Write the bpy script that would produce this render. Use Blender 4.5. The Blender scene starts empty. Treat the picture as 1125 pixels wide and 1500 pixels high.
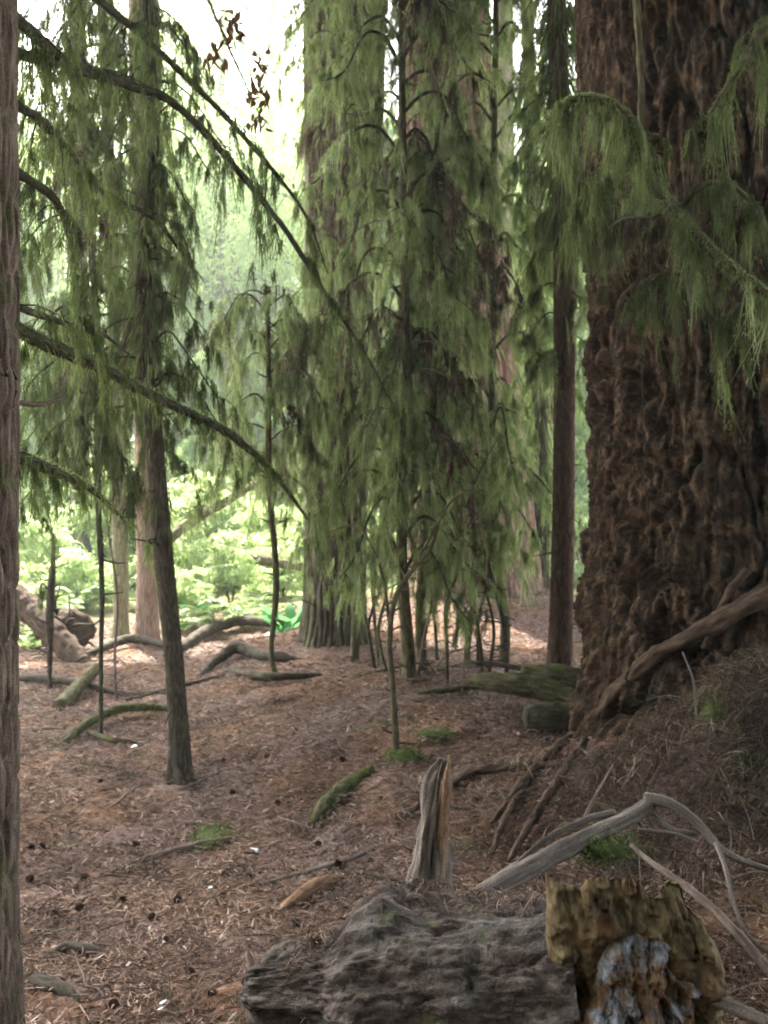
import bpy, math, random
import numpy as np
from mathutils import Vector

rng = np.random.default_rng(7)
random.seed(7)
sc = bpy.context.scene
COL = sc.collection

# ------------------------------------------------------------------ camera model
W0, H0 = 1125.0, 1500.0
F = 1381.0
CZ = 1.5
def at(u, v, y):
    return np.array([(u - W0/2)/F*y, y, CZ - (v - H0/2)/F*y])

# ------------------------------------------------------------------ noise
def _h(ix, iy, iz, seed):
    a = (ix.astype(np.int64)*374761393 + iy.astype(np.int64)*668265263 + iz.astype(np.int64)*2147483647 + seed*974711) & 0xffffffff
    a = ((a ^ (a >> 13))*1274126177) & 0xffffffff
    a = ((a ^ (a >> 16))*2246822519) & 0xffffffff
    a = a ^ (a >> 15)
    return (a & 0xffffff)/float(0xffffff)
def vn(x, y, z=None, seed=0):
    x = np.asarray(x, float); y = np.asarray(y, float)
    z = np.zeros_like(x) if z is None else np.asarray(z, float)
    x, y, z = np.broadcast_arrays(x, y, z)
    ix, iy, iz = np.floor(x), np.floor(y), np.floor(z)
    fx, fy, fz = x-ix, y-iy, z-iz
    fx, fy, fz = [f*f*(3-2*f) for f in (fx, fy, fz)]
    r = 0
    for a in (0, 1):
        for b in (0, 1):
            for c in (0, 1):
                w = (fx if a else 1-fx)*(fy if b else 1-fy)*(fz if c else 1-fz)
                r = r + w*_h(ix+a, iy+b, iz+c, seed)
    return r*2-1
def fbm(x, y, z=None, seed=0, o=4):
    r = 0; a = 1.0; n = 0
    z = np.zeros_like(np.asarray(x, float)) if z is None else z
    for i in range(o):
        f = 2.03**i
        r = r + a*vn(np.asarray(x)*f, np.asarray(y)*f, np.asarray(z)*f, seed+i*17); n += a; a *= .5
    return r/n
def cells(x, y, per=None, seed=0):
    """distance to nearest / second nearest jittered cell centre, and the cell's own random value"""
    ix, iy = np.floor(x), np.floor(y)
    f1 = np.full(x.shape, 9.0); f2 = np.full(x.shape, 9.0); idv = np.zeros(x.shape)
    for a in (-1, 0, 1):
        for b in (-1, 0, 1):
            cx, cy = ix+a, iy+b
            hx = np.mod(cx, per) if per else cx
            jx = _h(hx, cy, np.zeros_like(cx), seed); jy = _h(hx, cy, np.ones_like(cx), seed); jv = _h(hx, cy, np.ones_like(cx)*2, seed)
            d = np.hypot(cx+.1+.8*jx-x, cy+.1+.8*jy-y)
            m = d < f1
            f2 = np.where(m, f1, np.minimum(f2, d)); idv = np.where(m, jv, idv); f1 = np.where(m, d, f1)
    return f1, f2, idv
def sstep(a, b, x):
    t = np.clip((np.asarray(x, float)-a)/(b-a), 0, 1); return t*t*(3-2*t)
def gau(x, y, cx, cy, sx, sy):
    return np.exp(-((x-cx)/sx)**2-((y-cy)/sy)**2)

# ------------------------------------------------------------------ terrain
GX, GY = 2.42, 6.05            # the giant's foot
def hgt(x, y):
    x = np.asarray(x, float); y = np.asarray(y, float)
    z = .07*fbm(x*.45+3, y*.45, seed=5, o=3) + .045*fbm(x*1.5, y*1.5, seed=9, o=3)
    z = z + .52*gau(x, y, 1.3, 12.6, 2.3, 2.4) + .18*gau(x, y, -.55, 9.4, 1.0, 1.2)
    z = z + .27*sstep(.2, 2.2, x)*np.exp(-((y-4)/2.6)**2)
    z = z + .46*gau(x, y, 2.25, 4.75, .85, .8) + .25*gau(x, y, 1.75, 4.35, .5, .5)
    z = z - .17*gau(x, y, -1.2, 4.2, 1.0, 1.3) + .10*gau(x, y, -.3, 7.2, 1.2, 1.2)
    z = z + .10*sstep(-.6, .6, x)*gau(x, y, .3, 6.4, 1.5, 1.6)
    z = z + .022*np.clip(y-15, 0, 60)*sstep(2, -2, x) - .05*np.clip(y-15, 0, 20)*sstep(1, 4, x)
    return z
def lay(x, y):
    return float(hgt(np.array([x]), np.array([y]))[0])
def gpt(u, v, up=0.0):
    """where the line of sight through a pixel meets the ground"""
    y = 1.2
    for i in range(1600):
        p = at(u, v, y)
        if p[2] <= lay(p[0], p[1]): break
        y += .02
    p = at(u, v, y); p[2] = lay(p[0], p[1])+up
    return p

# ------------------------------------------------------------------ mesh building
def npv(v): return np.asarray(v, float)
class MB:
    def __init__(s): s.v = []; s.q = []; s.t = []; s.a = []; s.k = []; s.n = 0
    def add(s, v, q=None, t=None, bark=None, tint=None):
        n = len(v)
        s.v.append(npv(v))
        if q is not None and len(q): s.q.append(np.asarray(q, np.int64)+s.n)
        if t is not None and len(t): s.t.append(np.asarray(t, np.int64)+s.n)
        s.a.append(npv(bark) if bark is not None else npv(v))
        s.k.append(npv(tint) if tint is not None else np.full(n, .5))
        s.n += n
        return s
    def mesh(s, name, mat, smooth=True, origin=None):
        v = np.concatenate(s.v); a = np.concatenate(s.a); k = np.concatenate(s.k)
        if origin is not None: v = v - npv(origin)
        q = np.concatenate(s.q) if s.q else np.zeros((0, 4), np.int64)
        t = np.concatenate(s.t) if s.t else np.zeros((0, 3), np.int64)
        me = bpy.data.meshes.new(name)
        me.vertices.add(len(v)); me.vertices.foreach_set('co', v.astype(np.float32).ravel())
        loops = np.concatenate([q.ravel(), t.ravel()]).astype(np.int32)
        me.loops.add(len(loops)); me.loops.foreach_set('vertex_index', loops)
        npoly = len(q)+len(t)
        me.polygons.add(npoly)
        st = np.concatenate([np.arange(len(q))*4, len(q)*4+np.arange(len(t))*3]).astype(np.int32)
        me.polygons.foreach_set('loop_start', st)
        if smooth: me.polygons.foreach_set('use_smooth', np.ones(npoly, bool))
        x = me.attributes.new('bark', 'FLOAT_VECTOR', 'POINT'); x.data.foreach_set('vector', a.astype(np.float32).ravel())
        x = me.attributes.new('tint', 'FLOAT', 'POINT'); x.data.foreach_set('value', k.astype(np.float32))
        me.materials.append(mat)
        me.update(); me.validate()
        return me
    def build(s, name, mat, parent=None, smooth=True, origin=None):
        if parent is not None and origin is None: origin = parent['_o']
        me = s.mesh(name, mat, smooth, origin)
        o = bpy.data.objects.new(name, me); COL.objects.link(o)
        o['_o'] = [float(c) for c in (origin if origin is not None else (0, 0, 0))]
        if parent is not None:
            o.parent = parent
            d = npv(o['_o'])-npv(parent['_o'])
            o.location = [float(c) for c in d]
        elif origin is not None: o.location = [float(c) for c in origin]
        return o
def tag(o, label=None, cat=None, group=None, kind=None):
    if label: o['label'] = label
    if cat: o['category'] = cat
    if group: o['group'] = group
    if kind: o['kind'] = kind
    return o
def root(name, p, label, cat, group=None):
    o = bpy.data.objects.new(name, None); COL.objects.link(o)
    o.location = [float(c) for c in p]; o['_o'] = [float(c) for c in p]; o.empty_display_size = .1
    return tag(o, label, cat, group)
def catmull(P, n):
    P = npv(P)
    if len(P) == 2: return P[0]+(P[1]-P[0])*np.linspace(0, 1, n)[:, None]
    Q = np.vstack([2*P[0]-P[1], P, 2*P[-1]-P[-2]])
    seg = np.linalg.norm(np.diff(P[:, :3], axis=0), axis=1); c = np.concatenate([[0], np.cumsum(seg)])
    s = np.linspace(0, c[-1], n); i = np.clip(np.searchsorted(c, s, 'right')-1, 0, len(P)-2)
    t = ((s-c[i])/np.maximum(seg[i], 1e-9))[:, None]
    p0, p1, p2, p3 = Q[i], Q[i+1], Q[i+2], Q[i+3]
    return .5*(2*p1+(p2-p0)*t+(2*p0-5*p1+4*p2-p3)*t*t+(3*p1-p0-3*p2+p3)*t**3)
def frames(C):
    T = np.gradient(C, axis=0); T /= np.linalg.norm(T, axis=1)[:, None]+1e-12
    N = np.zeros_like(C)
    ref = np.array([1., 0, 0]) if abs(T[0, 0]) < .9 else np.array([0, 1., 0])
    n = np.cross(T[0], np.cross(ref, T[0])); n /= np.linalg.norm(n); N[0] = n
    for i in range(1, len(C)):
        n = N[i-1]-T[i]*np.dot(N[i-1], T[i]); N[i] = n/(np.linalg.norm(n)+1e-12)
    return T, N, np.cross(T, N)
def tube(mb, P, R, nseg=10, rings=None, step=.05, disp=None, caps=True, tint=None, rough=0, seed=0):
    """sweep a round section with radii R along P; disp(theta, s, r) adds relief"""
    P = npv(P); R = np.broadcast_to(npv(R), (len(P),))
    PR = np.hstack([P, R[:, None]])
    L = np.linalg.norm(np.diff(P, axis=0), axis=1).sum()
    n = rings or max(4, int(L/step)+1)
    C = catmull(PR, n); r = np.maximum(C[:, 3], 1e-4); C = C[:, :3]
    T, N, B = frames(C)
    s = np.concatenate([[0], np.cumsum(np.linalg.norm(np.diff(C, axis=0), axis=1))])
    th = np.arange(nseg)/nseg*2*np.pi
    TH, S = np.meshgrid(th, s); RR = np.repeat(r[:, None], nseg, 1)
    base = RR.copy()
    if rough: RR = RR*(1+rough*fbm(np.cos(TH)*1.3+seed, np.sin(TH)*1.3, S/np.maximum(r.mean(), .01)*.45, seed=seed, o=3))
    if disp is not None: RR = RR+disp(TH, S, base)
    V = C[:, None]+RR[..., None]*(np.cos(TH)[..., None]*N[:, None]+np.sin(TH)[..., None]*B[:, None])
    bk = np.stack([np.cos(TH)*base, np.sin(TH)*base, S+seed*3.7], -1)
    i = np.arange(n-1)[:, None]*nseg; j = np.arange(nseg)[None]; j2 = (j+1) % nseg
    q = np.stack([i+j, i+j2, i+nseg+j2, i+nseg+j], -1).reshape(-1, 4)
    V = V.reshape(-1, 3); bk = bk.reshape(-1, 3); t = []
    if caps:
        m = len(V)
        V = np.vstack([V, C[0]-T[0]*r[0]*.25, C[-1]+T[-1]*r[-1]*.25]); bk = np.vstack([bk, [0, 0, s[0]], [0, 0, s[-1]]])
        jj = np.arange(nseg); e = (n-1)*nseg
        t = np.vstack([np.stack([jj*0+m, (jj+1) % nseg, jj], 1), np.stack([jj*0+m+1, e+jj, e+(jj+1) % nseg], 1)])
    mb.add(V, q, t, bk, np.full(len(V), rng.random() if tint is None else tint))
    return C, r
def ribbons(mb, P, D, L, Wd, g=.3, rows=4, tint=None, prof=(.7, 1, .75, .12), curl=.12):
    """tapered blades from roots P along D, sagging by g"""
    n = len(P)
    if n == 0: return
    D = D/(np.linalg.norm(D, axis=1)[:, None]+1e-9)
    L = np.broadcast_to(L, (n,)); Wd = np.broadcast_to(Wd, (n,)); g = np.broadcast_to(g, (n,))
    t = np.linspace(0, 1, rows)
    ang = rng.random(n)*2*np.pi
    side = np.stack([np.cos(ang), np.sin(ang), rng.normal(0, .35, n)], 1)
    side -= D*np.sum(side*D, 1)[:, None]; side /= np.linalg.norm(side, axis=1)[:, None]+1e-9
    cdir = np.cross(D, side)*rng.normal(0, curl, n)[:, None]
    C = P[:, None]+D[:, None]*(L[:, None]*t)[..., None]+cdir[:, None]*(L[:, None]*t**2)[..., None]
    C[..., 2] -= g[:, None]*L[:, None]*t**2
    w = np.interp(t, np.linspace(0, 1, len(prof)), prof)*.5
    off = side[:, None]*(Wd[:, None]*w)[..., None]
    V = np.stack([C-off, C+off], 2).reshape(-1, 3)
    b = (np.arange(n)*rows*2)[:, None]+np.arange(rows-1)[None]*2
    q = np.stack([b, b+1, b+3, b+2], -1).reshape(-1, 4)
    if tint is None: tint = rng.random(n)
    mb.add(V, q, None, None, np.repeat(np.broadcast_to(tint, (n,)), rows*2))

# ------------------------------------------------------------------ materials
class NT:
    def __init__(s, name):
        s.m = bpy.data.materials.new(name); s.m.use_nodes = True
        s.t = s.m.node_tree; s.t.nodes.clear()
        s.out = s.t.nodes.new('ShaderNodeOutputMaterial')
    def n(s, typ, ins=None, **kw):
        x = s.t.nodes.new('ShaderNode'+typ)
        for k, v in kw.items(): setattr(x, k, v)
        for k, v in (ins or {}).items():
            if hasattr(v, 'is_output') or isinstance(v, bpy.types.NodeSocket): s.t.links.new(v, x.inputs[k])
            else: x.inputs[k].default_value = v
        return x
    def ramp(s, fac, stops):
        x = s.t.nodes.new('ShaderNodeValToRGB'); e = x.color_ramp.elements
        while len(e) < len(stops): e.new(.5)
        for k, (p, c) in enumerate(stops):
            e[k].position = p; e[k].color = (c[0], c[1], c[2], 1) if not np.isscalar(c) else (c, c, c, 1)
        s.t.links.new(fac, x.inputs['Fac']); return x.outputs['Color']
    def mix(s, f, a, b):
        x = s.t.nodes.new('ShaderNodeMix'); x.data_type = 'RGBA'
        for k, v in ((0, f), (6, a), (7, b)):
            if isinstance(v, bpy.types.NodeSocket): s.t.links.new(v, x.inputs[k])
            else: x.inputs[k].default_value = v if np.isscalar(v) else (v[0], v[1], v[2], 1)
        return x.outputs[2]
    def surf(s, sh): s.t.links.new(sh, s.out.inputs['Surface']); return s.m

def bark_mat(name, dark, mid, light, scale=30, stretch=.16, moss=None, moss_amt=.0, bump=.6, dist=.01, patch=None):
    k = NT(name)
    a = k.n('Attribute', attribute_name='bark').outputs['Vector']
    mp = k.n('Mapping', {'Vector': a, 'Scale': (scale, scale, scale*stretch)}).outputs[0]
    n1 = k.n('TexNoise', {'Vector': mp, 'Scale': 1.0, 'Detail': 7.0, 'Roughness': .62, 'Distortion': .4}).outputs['Fac']
    n2 = k.n('TexNoise', {'Vector': a, 'Scale': 4.5, 'Detail': 5.0, 'Roughness': .6}).outputs['Fac']
    n3 = k.n('TexNoise', {'Vector': a, 'Scale': scale*4, 'Detail': 3.0, 'Roughness': .6}).outputs['Fac']
    c = k.ramp(n1, [(.30, dark), (.5, mid), (.68, light)])
    if patch: c = k.mix(k.ramp(n2, [(.5, 0.0), (.66, 1.0)]), c, k.mix(n1, dark, patch))
    tn = k.n('Attribute', attribute_name='tint').outputs['Fac']
    c2 = k.n('HueSaturation', {'Color': c, 'Value': k.n('MapRange', {'Value': n3, 1: .3, 2: .7, 3: .7, 4: 1.3}).outputs[0]}).outputs[0]
    if moss:
        n4 = k.n('TexNoise', {'Vector': a, 'Scale': 7.0, 'Detail': 6.0, 'Roughness': .7}).outputs['Fac']
        f = k.ramp(n4, [(.62-moss_amt*.4, 0.0), (.74-moss_amt*.35, 1.0)])
        c2 = k.mix(f, c2, k.mix(n3, [x*.55 for x in moss], [x*1.4 for x in moss]))
    hh = k.n('Math', {0: n1, 1: k.n('Math', {0: n3, 1: .35}, operation='MULTIPLY').outputs[0]}, operation='ADD').outputs[0]
    b = k.n('Bump', {'Height': hh, 'Strength': bump, 'Distance': dist}).outputs[0]
    p = k.n('BsdfPrincipled', {'Base Color': c2, 'Roughness': .93, 'Specular IOR Level': .12, 'Normal': b})
    return k.surf(p.outputs[0])
def leaf_mat(name, stops, trans=.35, tcol=(.25, .4, .08), rough=.7):
    k = NT(name)
    t = k.n('Attribute', attribute_name='tint').outputs['Fac']
    c = k.ramp(t, stops)
    geo = k.n('NewGeometry').outputs['Position']
    n = k.n('TexNoise', {'Vector': geo, 'Scale': 2.2, 'Detail': 3.0}).outputs['Fac']
    c = k.n('HueSaturation', {'Color': c, 'Value': k.n('MapRange', {'Value': n, 1: .3, 2: .7, 3: .65, 4: 1.35}).outputs[0]}).outputs[0]
    p = k.n('BsdfPrincipled', {'Base Color': c, 'Roughness': rough, 'Specular IOR Level': .15})
    tr = k.n('BsdfTranslucent', {'Color': k.mix(.55, c, tcol)})
    m = k.n('MixShader', {0: trans, 1: p.outputs[0], 2: tr.outputs[0]})
    return k.surf(m.outputs[0])

M = {}
M['giant'] = bark_mat('giant_bark', (.006, .004, .003), (.042, .028, .017), (.165, .105, .06), 24, .4, (.04, .05, .018), .06, 1.0, .035, (.085, .045, .024))
M['near'] = bark_mat('near_bark', (.034, .025, .017), (.13, .096, .07), (.25, .195, .145), 46, .13, (.08, .095, .032), .22, .9, .008)
M['dark'] = bark_mat('dark_bark', (.018, .015, .011), (.05, .04, .028), (.1, .085, .057), 55, .3, (.05, .065, .02), .16, .7, .006)
M['red'] = bark_mat('reddish_bark', (.13, .085, .06), (.25, .17, .12), (.36, .26, .19), 40, .25, (.1, .13, .04), .02, .7, .008)
M['pale'] = bark_mat('pale_bark', (.08, .075, .045), (.16, .15, .085), (.26, .24, .15), 40, .25, (.1, .14, .04), .2, .7, .008)
M['old'] = bark_mat('old_bark', (.05, .035, .025), (.16, .115, .085), (.31, .24, .19), 15, .1, (.08, .11, .03), .12, .9, .02, (.2, .12, .075))
M['olddark'] = bark_mat('old_dark_bark', (.018, .014, .01), (.07, .055, .036), (.16, .135, .09), 15, .1, (.075, .1, .03), .2, .9, .02, (.1, .07, .045))
M['oldred'] = bark_mat('old_red_bark', (.05, .03, .022), (.17, .105, .075), (.3, .21, .16), 15, .12, (.08, .1, .03), .08, .9, .02, (.2, .1, .06))
M['rust'] = bark_mat('rusty_bark', (.03, .02, .014), (.085, .05, .034), (.15, .095, .065), 50, .25, (.06, .08, .02), .02, .7, .006)
M['mossy'] = bark_mat('mossy_bark', (.024, .02, .012), (.075, .064, .034), (.16, .14, .075), 45, .25, (.09, .11, .025), .2, .8, .008)
M['grey'] = bark_mat('grey_deadwood', (.045, .036, .029), (.12, .097, .079), (.235, .2, .165), 40, .1, (.09, .12, .03), .02, .7, .005)
M['twig'] = bark_mat('twig_bark', (.06, .042, .035), (.14, .1, .08), (.24, .185, .15), 60, .2, None, 0, .5, .003)
M['branch'] = bark_mat('branch_bark', (.018, .018, .012), (.045, .044, .026), (.085, .085, .045), 60, .3, (.05, .07, .018), .16, .7, .004)
M['rotten'] = bark_mat('rotten_wood', (.06, .03, .016), (.18, .105, .06), (.3, .2, .12), 35, .12, None, 0, .8, .006)
M['log'] = bark_mat('log_bark', (.012, .009, .008), (.066, .05, .042), (.19, .155, .132), 34, .3, (.07, .076, .026), .1, 1.0, .016, (.21, .19, .17))
M['root'] = bark_mat('root_bark', (.02, .013, .009), (.058, .038, .025), (.125, .083, .055), 40, .2, (.09, .1, .03), .02, .8, .006)

OL = [(0, (.02, .026, .01)), (.28, (.085, .105, .038)), (.62, (.235, .285, .12)), (1, (.47, .52, .29))]
M['moss'] = leaf_mat('hanging_moss_green', OL, .48, (.34, .44, .14))
M['moss_shade'] = leaf_mat('hanging_moss_shade', [(0, (.012, .016, .006)), (.45, (.052, .066, .023)), (1, (.21, .245, .095))], .42, (.25, .34, .1))  # same moss darkened: shade on the boughs is put into its colour
M['mossfuzz'] = leaf_mat('moss_cushion', [(0, (.025, .034, .011)), (.5, (.07, .092, .025)), (1, (.16, .185, .06))], .25, (.2, .3, .05))
M['fern'] = leaf_mat('fern_green', [(0, (.045, .075, .022)), (.55, (.13, .19, .065)), (1, (.3, .37, .17))], .5, (.34, .46, .16), .5)
M['broad'] = leaf_mat('broad_leaf', [(0, (.04, .13, .05)), (.6, (.08, .22, .09)), (1, (.16, .33, .14))], .4, (.16, .42, .12), .45)
M['bush'] = leaf_mat('bush_leaf', [(0, (.14, .2, .07)), (.5, (.3, .4, .16)), (1, (.5, .58, .3))], .5, (.6, .75, .3), .55)
M['crown'] = leaf_mat('crown_needles', [(0, (.02, .04, .014)), (.6, (.05, .085, .028)), (1, (.1, .14, .05))], .3, (.15, .28, .05))
M['fargreen'] = leaf_mat('far_leaf', [(0, (.1, .16, .06)), (.5, (.24, .34, .13)), (1, (.42, .52, .25))], .5, (.5, .7, .25), .55)
M['maple'] = leaf_mat('maple_leaf', [(0, (.16, .25, .07)), (.5, (.33, .45, .16)), (1, (.52, .62, .28))], .58, (.62, .8, .25), .55)
M['deadleaf'] = leaf_mat('dead_leaf', [(0, (.035, .018, .012)), (.6, (.09, .045, .028)), (1, (.16, .09, .055))], .2, (.2, .1, .05))
LIT = [(0, (.014, .009, .007)), (.25, (.055, .033, .023)), (.5, (.165, .1, .068)), (.72, (.27, .17, .12)), (.9, (.33, .25, .2)), (1, (.38, .31, .27))]
M['litter'] = leaf_mat('litter_bits', LIT, .1, (.3, .2, .1))
M['brush'] = leaf_mat('dry_brush', [(0, (.012, .008, .006)), (.5, (.052, .035, .025)), (.82, (.12, .084, .055)), (1, (.27, .21, .15))], .15, (.3, .2, .1))
M['pale_leaf'] = leaf_mat('pale_dead_leaf', [(0, (.5, .52, .55)), (1, (.75, .77, .8))], .1, (.6, .6, .6))
M['chip'] = leaf_mat('wood_chip', [(0, (.42, .3, .2)), (1, (.6, .46, .32))], .0, (.6, .6, .6))
M['cone'] = leaf_mat('cone_scales', [(0, (.03, .017, .011)), (1, (.1, .055, .035))], .0, (.1, .1, .1))

def ground_mat():
    k = NT('forest_floor')
    pos = k.n('NewGeometry').outputs['Position']
    a = k.n('TexNoise', {'Vector': pos, 'Scale': 1.3, 'Detail': 5.0, 'Roughness': .6}).outputs['Fac']
    b = k.n('TexNoise', {'Vector': pos, 'Scale': 26.0, 'Detail': 7.0, 'Roughness': .7, 'Distortion': .8}).outputs['Fac']
    c = k.n('TexNoise', {'Vector': pos, 'Scale': 140.0, 'Detail': 4.0, 'Roughness': .7}).outputs['Fac']
    d = k.n('TexNoise', {'Vector': k.n('Mapping', {'Vector': pos, 'Location': (7, 3, 0)}).outputs[0], 'Scale': 2.1, 'Detail': 6.0, 'Roughness': .65}).outputs['Fac']
    col = k.ramp(b, [(.3, (.018, .011, .009)), (.45, (.095, .062, .051)), (.6, (.195, .135, .113)), (.75, (.3, .225, .195))])
    col2 = k.ramp(b, [(.3, (.024, .012, .007)), (.45, (.115, .063, .036)), (.62, (.21, .12, .07)), (.78, (.31, .2, .13))])
    col = k.mix(k.ramp(a, [(.42, 0.0), (.6, 1.0)]), col, col2)
    col = k.n('HueSaturation', {'Color': col, 'Value': k.n('MapRange', {'Value': c, 1: .3, 2: .7, 3: .55, 4: 1.45}).outputs[0]}).outputs[0]
    mo = k.ramp(d, [(.58, 0.0), (.7, .75)])
    col = k.mix(mo, col, k.mix(c, (.025, .03, .011), (.1, .11, .036)))
    far = k.n('MapRange', {'Value': k.n('SeparateXYZ', {'Vector': pos}).outputs[1], 1: 11.0, 2: 17.0}).outputs[0]
    far = k.n('Math', {0: far, 1: k.ramp(a, [(.35, .2), (.55, 1.0)])}, operation='MULTIPLY').outputs[0]
    col = k.mix(far, col, k.mix(b, (.06, .08, .02), (.2, .26, .08)))
    hh = k.n('Math', {0: b, 1: k.n('Math', {0: c, 1: .4}, operation='MULTIPLY').outputs[0]}, operation='ADD').outputs[0]
    bp = k.n('Bump', {'Height': hh, 'Strength': .8, 'Distance': .02}).outputs[0]
    p = k.n('BsdfPrincipled', {'Base Color': col, 'Roughness': .95, 'Specular IOR Level': .1, 'Normal': bp})
    return k.surf(p.outputs[0])
M['ground'] = ground_mat()

# ------------------------------------------------------------------ ground sheet
def grow(a, b, fine0, fine1, step):
    mid = list(np.arange(fine0, fine1+step/2, step))
    s = step; x = fine1; r = []
    while x < b: s *= 1.09; x += s; r.append(x)
    s = step; x = fine0; l = []
    while x > a: s *= 1.12; x -= s; l.append(x)
    return np.array(l[::-1]+mid+r)
xs = grow(-160, 160, -2.6, 2.9, .022); ys = grow(-30, 320, 1.7, 6.6, .022)
X, Y = np.meshgrid(xs, ys)
Z = hgt(X, Y)
near = np.clip(1-(np.hypot(X, Y)-6)/8, 0, 1)
Z = Z+near*(.058*fbm(X*4, Y*4, seed=31, o=4)+.018*fbm(X*20, Y*20, seed=37, o=3))
nx, ny = len(xs), len(ys)
i = np.arange(ny-1)[:, None]*nx; j = np.arange(nx-1)[None]
g = MB(); g.add(np.stack([X, Y, Z], -1).reshape(-1, 3), np.stack([i+j, i+j+1, i+nx+j+1, i+nx+j], -1).reshape(-1, 4))
tag(g.build('ground', M['ground']), 'brown forest floor of needle litter sloping up to the right', 'ground', kind='structure')

# loose litter nobody could count
def scatter(n, pw=1.0, y0=1.9, y1=13):
    y = y0*(y1/y0)**(rng.random(n)**pw)
    x = (rng.random(n)*2-1)*(.44*y+.35)
    return x, y
def litter():
    mb = MB()
    n = 170000; x, y = scatter(n, 1.0)
    P = np.stack([x, y, hgt(x, y)+.012+.012*rng.random(n)], 1); a = rng.random(n)*2*np.pi
    D = np.stack([np.cos(a), np.sin(a), rng.normal(.05, .22, n)], 1)
    ribbons(mb, P, D, rng.uniform(.012, .05, n)*(.6+.12*y), rng.uniform(.0012, .004, n)*(.7+.2*y), .1, 3, np.clip(rng.beta(2.2, 2.6, n), 0, 1), (.7, 1, .5))
    n = 9000; x, y = scatter(n)
    P = np.stack([x, y, hgt(x, y)+.014+.014*rng.random(n)], 1); a = rng.random(n)*2*np.pi
    D = np.stack([np.cos(a), np.sin(a), rng.normal(.1, .35, n)], 1)
    ribbons(mb, P, D, rng.uniform(.012, .05, n), rng.uniform(.005, .017, n), .3, 4, np.clip(rng.beta(2, 2.2, n)*1.02, 0, 1), (.3, 1, .8, .15), .5)
    n = 7000; x, y = scatter(n)
    P = np.stack([x, y, hgt(x, y)+.015+.02*rng.random(n)], 1); a = rng.random(n)*2*np.pi
    D = np.stack([np.cos(a), np.sin(a), rng.normal(.06, .15, n)], 1)
    ribbons(mb, P, D, rng.uniform(.04, .16, n), rng.uniform(.002, .005, n), .12, 4, .8*rng.random(n)**1.4, (.9, 1, .8, .4), .25)
    # matted clumps of leaves and twig tangles
    nc = 420; cx, cy = scatter(nc); k = rng.integers(0, nc, 26000); n = len(k); sz = rng.uniform(.03, .13, nc)
    x = cx[k]+rng.normal(0, 1, n)*sz[k]; y = cy[k]+rng.normal(0, 1, n)*sz[k]
    P = np.stack([x, y, hgt(x, y)+.015+.03*rng.random(n)], 1); a = rng.random(n)*2*np.pi
    D = np.stack([np.cos(a), np.sin(a), rng.normal(.15, .35, n)], 1); tc = rng.beta(1.1, 1.3, nc)
    ribbons(mb, P, D, rng.uniform(.015, .05, n), rng.uniform(.002, .008, n), .4, 4, np.clip(tc[k]+rng.normal(0, .16, n), 0, 1), (.6, 1, .8, .2), .5)
    tag(mb.build('needle_litter', M['litter']), 'fallen needles, dead leaves and twig bits on the forest floor', 'litter', kind='stuff')
litter()

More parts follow.
